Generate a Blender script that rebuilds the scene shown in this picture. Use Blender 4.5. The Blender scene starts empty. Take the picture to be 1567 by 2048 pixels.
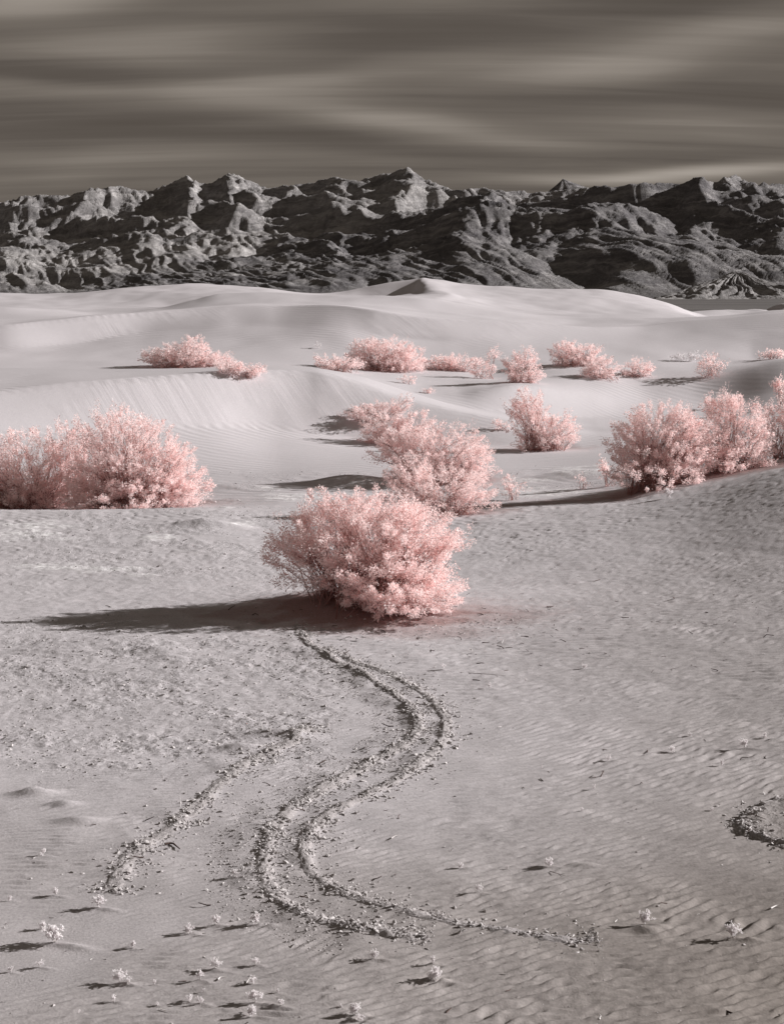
import bpy, math, time
import numpy as np
T0 = time.time()
rng = np.random.default_rng(7)
SC = bpy.context.scene
COL = SC.collection

# ---------------------------------------------------------------- camera
H, F, CX, CY, HOR = 7.0, 3200.0, 783.5, 1024.0, 600.0
PITCH = math.atan((CY - HOR) / F)
cam = bpy.data.cameras.new('camera')
cam.sensor_fit = 'VERTICAL'; cam.sensor_height = 36.0; cam.lens = 36.0 * F / 2048.0
cam.clip_start = 0.1; cam.clip_end = 20000
camo = bpy.data.objects.new('camera', cam); COL.objects.link(camo)
camo.location = (0, 0, H); camo.rotation_euler = (math.pi / 2 - PITCH, 0, 0)
SC.camera = camo

# ---------------------------------------------------------------- light
SUN_EL, SUN_AZ = math.radians(22.0), math.radians(77)      # azimuth clockwise from +Y: sun stands to the right
sun = bpy.data.lights.new('sun', 'SUN'); sun.energy = 4.5; sun.angle = math.radians(0.6); sun.color = (1.0, 0.968, 0.957)
suno = bpy.data.objects.new('sun', sun); COL.objects.link(suno)
from mathutils import Vector
sd = Vector((math.sin(SUN_AZ) * math.cos(SUN_EL), math.cos(SUN_AZ) * math.cos(SUN_EL), math.sin(SUN_EL)))
suno.rotation_euler = sd.to_track_quat('Z', 'Y').to_euler(); suno.location = (60, 20, 60)

SC.view_settings.view_transform = 'Standard'; SC.view_settings.look = 'None'
SC.view_settings.exposure = 0.72; SC.view_settings.gamma = 1.0; SC.view_settings.use_curve_mapping = False
try:
    SC.cycles.max_bounces = 12; SC.cycles.diffuse_bounces = 8; SC.cycles.transmission_bounces = 8
except Exception:
    pass

class NT:
    """small helper for building node trees"""
    def __init__(s, tree):
        s.t = tree; s.n = tree.nodes; s.l = tree.links; s.n.clear()
    def add(s, kind, **kw):
        nd = s.n.new(kind)
        for k, v in kw.items(): setattr(nd, k, v)
        return nd
    def put(s, sock, v):
        if hasattr(v, 'is_output') or isinstance(v, bpy.types.NodeSocket): s.l.new(v, sock)
        elif v is not None: sock.default_value = v
    def math(s, op, a, b=None, c=None, clamp=False):
        nd = s.add('ShaderNodeMath', operation=op, use_clamp=clamp)
        for i, v in enumerate((a, b, c)): s.put(nd.inputs[i], v) if v is not None else None
        return nd.outputs[0]
    def noise(s, vec, scale, detail=4, rough=0.5, dist=0.0, dim='3D'):
        nd = s.add('ShaderNodeTexNoise', noise_dimensions=dim)
        if vec is not None: s.l.new(vec, nd.inputs['Vector'])
        nd.inputs['Scale'].default_value = scale; nd.inputs['Detail'].default_value = detail
        nd.inputs['Roughness'].default_value = rough; nd.inputs['Distortion'].default_value = dist
        return nd.outputs['Fac']
    def mapping(s, vec, loc=(0, 0, 0), rot=(0, 0, 0), scale=(1, 1, 1)):
        nd = s.add('ShaderNodeMapping'); s.l.new(vec, nd.inputs[0])
        nd.inputs['Location'].default_value = loc; nd.inputs['Rotation'].default_value = rot; nd.inputs['Scale'].default_value = scale
        return nd.outputs[0]
    def ramp(s, fac, stops, interp='LINEAR'):
        nd = s.add('ShaderNodeValToRGB'); s.l.new(fac, nd.inputs[0]); cr = nd.color_ramp; cr.interpolation = interp
        while len(cr.elements) > 1: cr.elements.remove(cr.elements[-1])
        for i, (p, c) in enumerate(stops):
            e = cr.elements[0] if i == 0 else cr.elements.new(p)
            e.position = p; e.color = (*c, 1) if len(c) == 3 else c
        return nd.outputs[0]
    def mr(s, v, a, b, c=0.0, d=1.0, interp='SMOOTHSTEP'):
        nd = s.add('ShaderNodeMapRange', interpolation_type=interp)
        s.put(nd.inputs[0], v)
        for i, q in enumerate((a, b, c, d)): nd.inputs[i + 1].default_value = q
        return nd.outputs[0]
    def mix(s, fac, a, b, mode='MIX'):
        nd = s.add('ShaderNodeMix', data_type='RGBA', blend_type=mode)
        s.put(nd.inputs[0], fac)
        for sock, v in ((nd.inputs[6], a), (nd.inputs[7], b)):
            if isinstance(v, tuple): v = (*v, 1) if len(v) == 3 else v
            s.put(sock, v)
        return nd.outputs[2]

def build_world():
    w = bpy.data.worlds.new('World'); SC.world = w; w.use_nodes = True
    g = NT(w.node_tree)
    tc = g.add('ShaderNodeTexCoord').outputs['Generated']
    nrm = g.add('ShaderNodeVectorMath', operation='NORMALIZE'); g.l.new(tc, nrm.inputs[0])
    sx = g.add('ShaderNodeSeparateXYZ'); g.l.new(nrm.outputs[0], sx.inputs[0])
    x, y, z = sx.outputs
    az = g.math('ARCTAN2', x, y); el = g.math('ARCSINE', z)
    # streaked high cloud seen on a flat layer, so that it thins towards the horizon
    zp = g.math('ADD', g.math('ABSOLUTE', z), 0.15)
    cx = g.add('ShaderNodeCombineXYZ'); g.l.new(g.math('DIVIDE', x, zp), cx.inputs[0]); g.l.new(g.math('DIVIDE', y, zp), cx.inputs[1])
    lay = cx.outputs[0]
    n1 = g.noise(g.mapping(lay, rot=(0, 0, 0.16), scale=(0.62, 1.5, 1)), 1.0, 2, 0.40, 0.7)
    n2 = g.noise(g.mapping(lay, loc=(4, 7, 0), rot=(0, 0, -0.10), scale=(0.7, 5.0, 1)), 1.0, 4, 0.52, 0.9)
    uv = g.add('ShaderNodeCombineXYZ'); g.l.new(az, uv.inputs[0]); g.l.new(el, uv.inputs[1])
    wn = g.add('ShaderNodeTexNoise'); g.l.new(g.mapping(uv.outputs[0], scale=(5, 22, 1)), wn.inputs['Vector'])
    wn.inputs['Scale'].default_value = 1; wn.inputs['Detail'].default_value = 2
    wv = g.add('ShaderNodeVectorMath', operation='MULTIPLY_ADD'); g.l.new(wn.outputs['Color'], wv.inputs[0])
    wv.inputs[1].default_value = (0.05, 0.018, 0); g.l.new(uv.outputs[0], wv.inputs[2])
    wuv = wv.outputs[0]
    n3 = g.noise(g.mapping(lay, loc=(11, 3, 0), rot=(0, 0, 0.22), scale=(0.9, 11.0, 1)), 1.0, 5, 0.55, 0.5)
    n4 = g.noise(g.mapping(lay, loc=(1, 9, 0), rot=(0, 0, 0.30), scale=(0.45, 1.1, 1)), 1.0, 3, 0.5, 0.5)
    cov = g.math('ADD', g.math('ADD', g.math('MULTIPLY', n1, 0.34), g.math('MULTIPLY', n2, 0.32)), g.math('ADD', g.math('MULTIPLY', n3, 0.22), g.math('MULTIPLY', n4, 0.26)))
    cov = g.math('ADD', cov, -0.075)
    streaks = [  # px, py, half length, half thickness, tilt (deg, + = rises to the right), strength
        (330, 112, 330, 42, 3, .20), (60, 45, 260, 42, 6, .20), (480, 196, 260, 40, 0, .24), (800, 262, 330, 30, -6, .26),
        (1400, 105, 330, 46, 10, .22), (1400, 268, 330, 32, -2, .15), (1290, 360, 330, 16, 1, .40), (1480, 345, 230, 14, 3, .20), (230, 330, 230, 20, 2, .12),
        (60, 200, 200, 18, 0, .17), (1100, 158, 260, 34, 2, .13), (680, 158, 300, 22, 4, .12), (880, 40, 330, 30, 2, .10), (250, 20, 330, 30, 8, .16), (640, 385, 420, 30, 0, .10),
        (720, 105, 420, 46, 2, -.13), (180, 165, 360, 28, 2, -.15), (1180, 215, 380, 34, 0, -.12), (520, 285, 420, 34, -4, -.11),
        (1420, 20, 420, 46, 4, -.20), (760, -10, 520, 40, 0, -.12), (100, 290, 320, 38, 0, -.12), (980, 320, 420, 24, 0, -.08)]
    for px, py, hl, ht, tilt, amp in streaks:
        u0, v0 = (px - CX) / F + 0.025, (HOR - py) / F + 0.009
        th = math.radians(tilt)
        sub = g.add('ShaderNodeVectorMath', operation='SUBTRACT'); g.l.new(wuv, sub.inputs[0]); sub.inputs[1].default_value = (u0, v0, 0)
        m = g.mapping(sub.outputs[0], rot=(0, 0, -th))
        m2 = g.mapping(m, scale=(F / hl, F / ht, 0))
        ln = g.add('ShaderNodeVectorMath', operation='LENGTH'); g.l.new(m2, ln.inputs[0])
        k = g.mr(ln.outputs['Value'], 0.0, 1.5, amp * .88, 0.0)
        cov = g.math('ADD', cov, k)
    cloud = g.ramp(cov, [(0.20, (0.064, 0.052, 0.042)), (0.42, (0.108, 0.092, 0.079)), (0.60, (0.178, 0.154, 0.132)), (0.80, (0.300, 0.264, 0.230)), (1.0, (0.44, 0.395, 0.35))])
    sky = g.add('ShaderNodeTexSky', sky_type='NISHITA'); sky.sun_disc = False
    sky.sun_elevation = SUN_EL; sky.sun_rotation = SUN_AZ
    bw = g.add('ShaderNodeRGBToBW'); g.l.new(sky.outputs[0], bw.inputs[0])
    sc = g.add('ShaderNodeVectorMath', operation='SCALE'); g.l.new(cloud, sc.inputs[0]); sc.inputs['Scale'].default_value = 10.0
    tint = g.mix(1.0, bw.outputs[0], (0.36, 0.31, 0.27), 'MULTIPLY')
    col = g.mix(0.93, tint, sc.outputs[0])
    bg = g.add('ShaderNodeBackground'); g.l.new(col, bg.inputs[0]); bg.inputs[1].default_value = 0.06
    out = g.add('ShaderNodeOutputWorld'); g.l.new(bg.outputs[0], out.inputs[0])
build_world()

# ---------------------------------------------------------------- numeric helpers
_P = np.random.default_rng(11).permutation(512); _P = np.concatenate([_P, _P, _P])
_G = np.stack([np.cos(np.arange(512) * 2.399963), np.sin(np.arange(512) * 2.399963)], 1)
def perlin(x, y):
    xi = np.floor(x).astype(int); yi = np.floor(y).astype(int); xf = x - xi; yf = y - yi
    u = xf * xf * xf * (xf * (xf * 6 - 15) + 10); v = yf * yf * yf * (yf * (yf * 6 - 15) + 10)
    def gr(a, b, fx, fy):
        h = _P[(_P[a & 511] + b) & 511]
        return _G[h, 0] * fx + _G[h, 1] * fy
    n00 = gr(xi, yi, xf, yf); n10 = gr(xi + 1, yi, xf - 1, yf); n01 = gr(xi, yi + 1, xf, yf - 1); n11 = gr(xi + 1, yi + 1, xf - 1, yf - 1)
    a = n00 + u * (n10 - n00); b = n01 + u * (n11 - n01)
    return (a + v * (b - a)) * 1.5
def fbm(x, y, oct=4, gain=0.5, lac=2.03):
    s = 0; a = 1.0
    for i in range(oct):
        s = s + a * perlin(x + 17.3 * i, y - 9.1 * i); x = x * lac; y = y * lac; a *= gain
    return s
def sstep(a, b, x):
    t = np.clip((x - a) / (b - a), 0, 1); return t * t * (3 - 2 * t)
def ray(px, py):
    px = np.asarray(px, float); py = np.asarray(py, float)
    r = (px - CX) / F; u = (CY - py) / F; c, s = math.cos(PITCH), math.sin(PITCH)
    return r, c + s * u, -s + c * u
def at(px, py, Y):
    dx, dy, dz = ray(px, py); t = Y / dy
    return dx * t, Y + 0 * t, H + dz * t
def proj(X, Y, Z):
    c, s = math.cos(PITCH), math.sin(PITCH); z = Z - H
    d = Y * c - z * s; u = Y * s + z * c
    return CX + F * X / d, CY - F * u / d
def pchip1(xs, ys, x):
    xs = np.asarray(xs, float); ys = np.asarray(ys, float); h = np.diff(xs); d = np.diff(ys) / h
    m = np.zeros_like(ys); m[0] = d[0]; m[-1] = d[-1]
    for i in range(1, len(xs) - 1):
        if d[i - 1] * d[i] > 0:
            w1 = 2 * h[i] + h[i - 1]; w2 = h[i] + 2 * h[i - 1]
            m[i] = (w1 + w2) / (w1 / d[i - 1] + w2 / d[i])
    x = np.clip(x, xs[0], xs[-1]); k = np.clip(np.searchsorted(xs, x) - 1, 0, len(xs) - 2)
    t = (x - xs[k]) / h[k]
    return ((1 + 2 * t) * (1 - t) ** 2 * ys[k] + t * (1 - t) ** 2 * h[k] * m[k] + t * t * (3 - 2 * t) * ys[k + 1] + t * t * (t - 1) * h[k] * m[k + 1])

def mesh_grid(name, X, Y, Z, mat, attrs=None):
    """grid mesh from 2-D arrays"""
    n, m = X.shape
    co = np.stack([X, Y, Z], -1).reshape(-1, 3).astype(np.float32)
    idx = np.arange(n * m).reshape(n, m)
    q = np.stack([idx[:-1, :-1], idx[:-1, 1:], idx[1:, 1:], idx[1:, :-1]], -1).reshape(-1, 4)
    return mesh_np(name, co, q, mat, attrs, smooth=True)
def mesh_np(name, co, faces, mat, attrs=None, smooth=False):
    k = faces.shape[1]
    me = bpy.data.meshes.new(name); me.vertices.add(len(co)); me.vertices.foreach_set('co', np.ascontiguousarray(co, np.float32).ravel())
    me.loops.add(faces.size); me.loops.foreach_set('vertex_index', np.ascontiguousarray(faces, np.int32).ravel())
    me.polygons.add(len(faces)); me.polygons.foreach_set('loop_start', np.arange(0, faces.size, k, dtype=np.int32))
    me.polygons.foreach_set('use_smooth', np.full(len(faces), smooth))
    me.update(calc_edges=True)
    if attrs:
        for nm, v in attrs.items():
            a = me.attributes.new(nm, 'FLOAT', 'POINT'); a.data.foreach_set('value', np.ascontiguousarray(v, np.float32).ravel())
    if mat: me.materials.append(mat)
    return me
def link(name, me, parent=None, loc=None, kind=None):
    o = bpy.data.objects.new(name, me); COL.objects.link(o)
    if parent is not None: o.parent = parent
    if loc is not None: o.location = loc
    if kind: o['kind'] = kind
    return o
def tag(o, label, cat=None, group=None):
    o['label'] = label
    if cat: o['category'] = cat
    if group: o['group'] = group
    return o

# ---------------------------------------------------------------- materials
def mat_new(name):
    m = bpy.data.materials.new(name); m.use_nodes = True
    return m, NT(m.node_tree)
def finish(g, col, rough=0.95, bump=None):
    b = g.add('ShaderNodeBsdfPrincipled'); g.put(b.inputs['Base Color'], col); b.inputs['Roughness'].default_value = rough
    b.inputs['Specular IOR Level'].default_value = 0.08
    if bump is not None: g.l.new(bump, b.inputs['Normal'])
    o = g.add('ShaderNodeOutputMaterial'); g.l.new(b.outputs[0], o.inputs[0])
def attr(g, n):
    return g.add('ShaderNodeAttribute', attribute_name=n).outputs['Fac']
def bump(g, h, dist, strength=1.0, prev=None):
    b = g.add('ShaderNodeBump'); b.inputs['Strength'].default_value = strength; b.inputs['Distance'].default_value = dist
    g.l.new(h, b.inputs['Height'])
    if prev is not None: g.l.new(prev, b.inputs['Normal'])
    return b.outputs[0]

def mat_sand():
    m, g = mat_new('sand')
    P = g.add('ShaderNodeNewGeometry').outputs['Position']
    dune, salt, coarse, slip, rough = (attr(g, n) for n in ('dune', 'salt', 'coarse', 'slip', 'rough'))
    nb = g.noise(P, 0.8, 6, 0.65); nf = g.noise(P, 26, 4, 0.65); ng = g.noise(P, 10, 5, 0.75)
    flat = g.ramp(nb, [(0.3, (0.450, 0.427, 0.440)), (0.7, (0.525, 0.497, 0.512))])
    dark = g.ramp(nb, [(0.3, (0.200, 0.178, 0.163)), (0.7, (0.250, 0.224, 0.206))])
    c = g.mix(coarse, flat, dark)
    nd = g.noise(g.mapping(P, scale=(0.05, 0.05, 0.05)), 1, 4, 0.5)
    dc = g.ramp(nd, [(0.3, (0.485, 0.460, 0.474)), (0.7, (0.575, 0.544, 0.562))])
    c = g.mix(dune, c, dc)
    c = g.mix(g.math('MULTIPLY', g.mr(ng, 0.50, 0.75), g.math('MULTIPLY', rough, 0.28)), c, (0.17, 0.154, 0.148))
    c = g.mix(g.math('MULTIPLY', salt, g.mr(g.noise(P, 5.0, 5, 0.75), 0.42, 0.60, 0.1, 0.95)), c, (0.78, 0.765, 0.77))
    c = g.mix(g.math('MULTIPLY', attr(g, 'plain'), 0.9), c, g.ramp(g.noise(g.mapping(P, scale=(.006, .02, 0)), 1.0, 5, .65), [(.35, (.075, .070, .069)), (.65, (.150, .141, .138))]))
    c = g.mix(attr(g, 'litter_shade'), c, (0.245, 0.150, 0.138))  # red-brown shadow tone mixed into the sand colour, with some leaf litter
    sp = g.mr(nf, 0.30, 0.72, 0.80, 1.16, 'LINEAR')
    k = g.add('ShaderNodeCombineXYZ')
    for i in range(3): g.l.new(sp, k.inputs[i])
    c = g.mix(1.0, c, k.outputs[0], 'MULTIPLY')
    # wind ripples on the far sand
    sxyz = g.add('ShaderNodeSeparateXYZ'); g.l.new(P, sxyz.inputs[0])
    wv = g.add('ShaderNodeTexWave', wave_type='BANDS', bands_direction='Y', wave_profile='SIN')
    g.l.new(g.mapping(P, rot=(0, 0, 0.5), scale=(1, 1, 0.0)), wv.inputs['Vector'])
    wv.inputs['Scale'].default_value = 0.55; wv.inputs['Distortion'].default_value = 9.0; wv.inputs['Detail'].default_value = 2.0; wv.inputs['Detail Scale'].default_value = 0.5
    far = g.mr(sxyz.outputs[1], 46, 58)
    fade = g.mr(sxyz.outputs[1], 95, 170, 1.0, 0.25)
    noslip = g.math('SUBTRACT', 1.0, slip, clamp=True)
    patch = g.mr(g.noise(P, 0.16, 2), 0.38, 0.62, 0.15, 1.0)
    rp = g.math('MULTIPLY', wv.outputs['Fac'], g.math('MULTIPLY', g.math('MULTIPLY', far, fade), g.math('MULTIPLY', noslip, patch)))
    # avalanche streaks on slip faces: run down the slope, a little to the right
    st = g.mapping(P, rot=(0, 0, 0.0), scale=(1.0, 0.0, 0.55))
    sk = g.add('ShaderNodeVectorMath', operation='DOT_PRODUCT'); g.l.new(P, sk.inputs[0]); sk.inputs[1].default_value = (1.0, 0.55, 0.0)
    cs = g.add('ShaderNodeCombineXYZ'); g.l.new(sk.outputs['Value'], cs.inputs[0]); g.l.new(g.math('MULTIPLY', sxyz.outputs[2], 0.10), cs.inputs[2])
    s1 = g.noise(cs.outputs[0], 0.75, 6, 0.66)
    ss = g.math('MULTIPLY', s1, g.math('MULTIPLY', slip, g.mr(g.noise(P, 0.13, 3), 0.44, 0.62, 0.08, 1.0)))
    b0 = bump(g, rp, 0.013, 1.0)
    b1 = bump(g, ss, 0.070, 1.0, b0)
    rg = g.math('MULTIPLY', ng, g.math('ADD', g.math('MULTIPLY', rough, 0.95), g.math('MULTIPLY', g.math('SUBTRACT', 1.0, dune), 0.09)))
    b2 = bump(g, rg, 0.035, 1.0, b1)
    nearf = g.mr(sxyz.outputs[1], 30, 80, 1.0, 0.3)
    b3 = bump(g, g.math('MULTIPLY', g.noise(P, 42, 3, 0.7), nearf), 0.006, 1.0, b2)
    finish(g, c, 1.0, b3)
    return m

def mat_simple(name, c0, c1, scale=6, rough=0.9, bd=0.0, bscale=40):
    m, g = mat_new(name)
    P = g.add('ShaderNodeNewGeometry'); n = g.noise(P.outputs['Position'], scale, 4, 0.6)
    rnd = g.add('ShaderNodeObjectInfo').outputs['Random']
    isl = P.outputs['Random Per Island']
    v = g.math('ADD', g.math('MULTIPLY', n, 0.5), g.math('MULTIPLY', g.math('FRACT', g.math('ADD', rnd, isl)), 0.5))
    c = g.ramp(v, [(0.25, c0), (0.75, c1)])
    bp = bump(g, g.noise(P.outputs['Position'], bscale, 3, 0.6), bd) if bd else None
    finish(g, c, rough, bp)
    return m

def mat_leaf(name, refl0, refl1, trans):
    m, g = mat_new(name)
    isl = g.add('ShaderNodeNewGeometry').outputs['Random Per Island']
    c = g.ramp(isl, [(0.0, refl0), (0.45, tuple(.5 * (p + q) for p, q in zip(refl0, refl1))), (0.62, refl1), (1.0, refl1)])
    d = g.add('ShaderNodeBsdfDiffuse'); g.l.new(c, d.inputs[0])
    t = g.add('ShaderNodeBsdfTranslucent'); t.inputs[0].default_value = (*trans, 1)
    mx = g.add('ShaderNodeMixShader'); mx.inputs[0].default_value = 0.45
    g.l.new(d.outputs[0], mx.inputs[1]); g.l.new(t.outputs[0], mx.inputs[2])
    o = g.add('ShaderNodeOutputMaterial'); g.l.new(mx.outputs[0], o.inputs[0])
    return m

def mat_rock():
    m, g = mat_new('mountain_rock')
    P = g.add('ShaderNodeNewGeometry').outputs['Position']
    pale, fan = attr(g, 'pale'), attr(g, 'fan')
    w = g.noise(P, 0.010, 5, 0.6)
    sx = g.add('ShaderNodeSeparateXYZ'); g.l.new(P, sx.inputs[0])
    zz = g.math('ADD', sx.outputs[2], g.math('ADD', g.math('MULTIPLY', w, 55.0), g.math('MULTIPLY', sx.outputs[0], -0.05)))
    cz = g.add('ShaderNodeCombineXYZ'); g.l.new(zz, cz.inputs[2]); g.l.new(g.math('MULTIPLY', sx.outputs[0], 0.06), cz.inputs[0]); g.l.new(g.math('MULTIPLY', sx.outputs[1], 0.06), cz.inputs[1])
    s = g.noise(cz.outputs[0], 0.20, 6, 0.72)
    n = g.noise(P, 0.06, 8, 0.78)
    v = g.math('ADD', g.math('MULTIPLY', s, 0.6), g.math('MULTIPLY', n, 0.4))
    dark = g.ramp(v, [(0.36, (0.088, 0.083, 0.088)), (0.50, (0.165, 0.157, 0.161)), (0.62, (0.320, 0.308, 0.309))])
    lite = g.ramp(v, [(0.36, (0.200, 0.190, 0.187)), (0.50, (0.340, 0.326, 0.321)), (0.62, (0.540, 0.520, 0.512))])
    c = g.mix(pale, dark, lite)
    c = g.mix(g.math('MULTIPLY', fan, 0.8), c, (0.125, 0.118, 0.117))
    b = bump(g, g.noise(g.mapping(P, scale=(1, .5, .8)), 0.20, 7, 0.75), 5.0, 1.0)
    finish(g, c, 1.0, b)
    return m

M_SAND = mat_sand()
M_CLOD = mat_simple('dried_mud', (0.36, 0.338, 0.336), (0.58, 0.552, 0.550), 9, 1.0, 0.01)
M_LEAF = mat_leaf('pink_leaf', (0.95, 0.81, 0.795), (0.99, 0.975, 0.972), (0.975, 0.735, 0.715))
M_BRANCH = mat_simple('red_brown_bark', (0.30, 0.15, 0.135), (0.50, 0.31, 0.285), 8, 0.9)
M_WHITE = mat_leaf('white_leaf', (0.80, 0.78, 0.785), (0.92, 0.90, 0.905), (0.8, 0.76, 0.77))
M_TWIG = mat_simple('bleached_wood', (0.55, 0.52, 0.51), (0.78, 0.75, 0.74), 12, 0.9)
M_DARKTWIG = mat_simple('dark_dead_wood', (0.05, 0.035, 0.032), (0.14, 0.10, 0.09), 12, 0.9)
M_ROCK = mat_rock()

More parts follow.
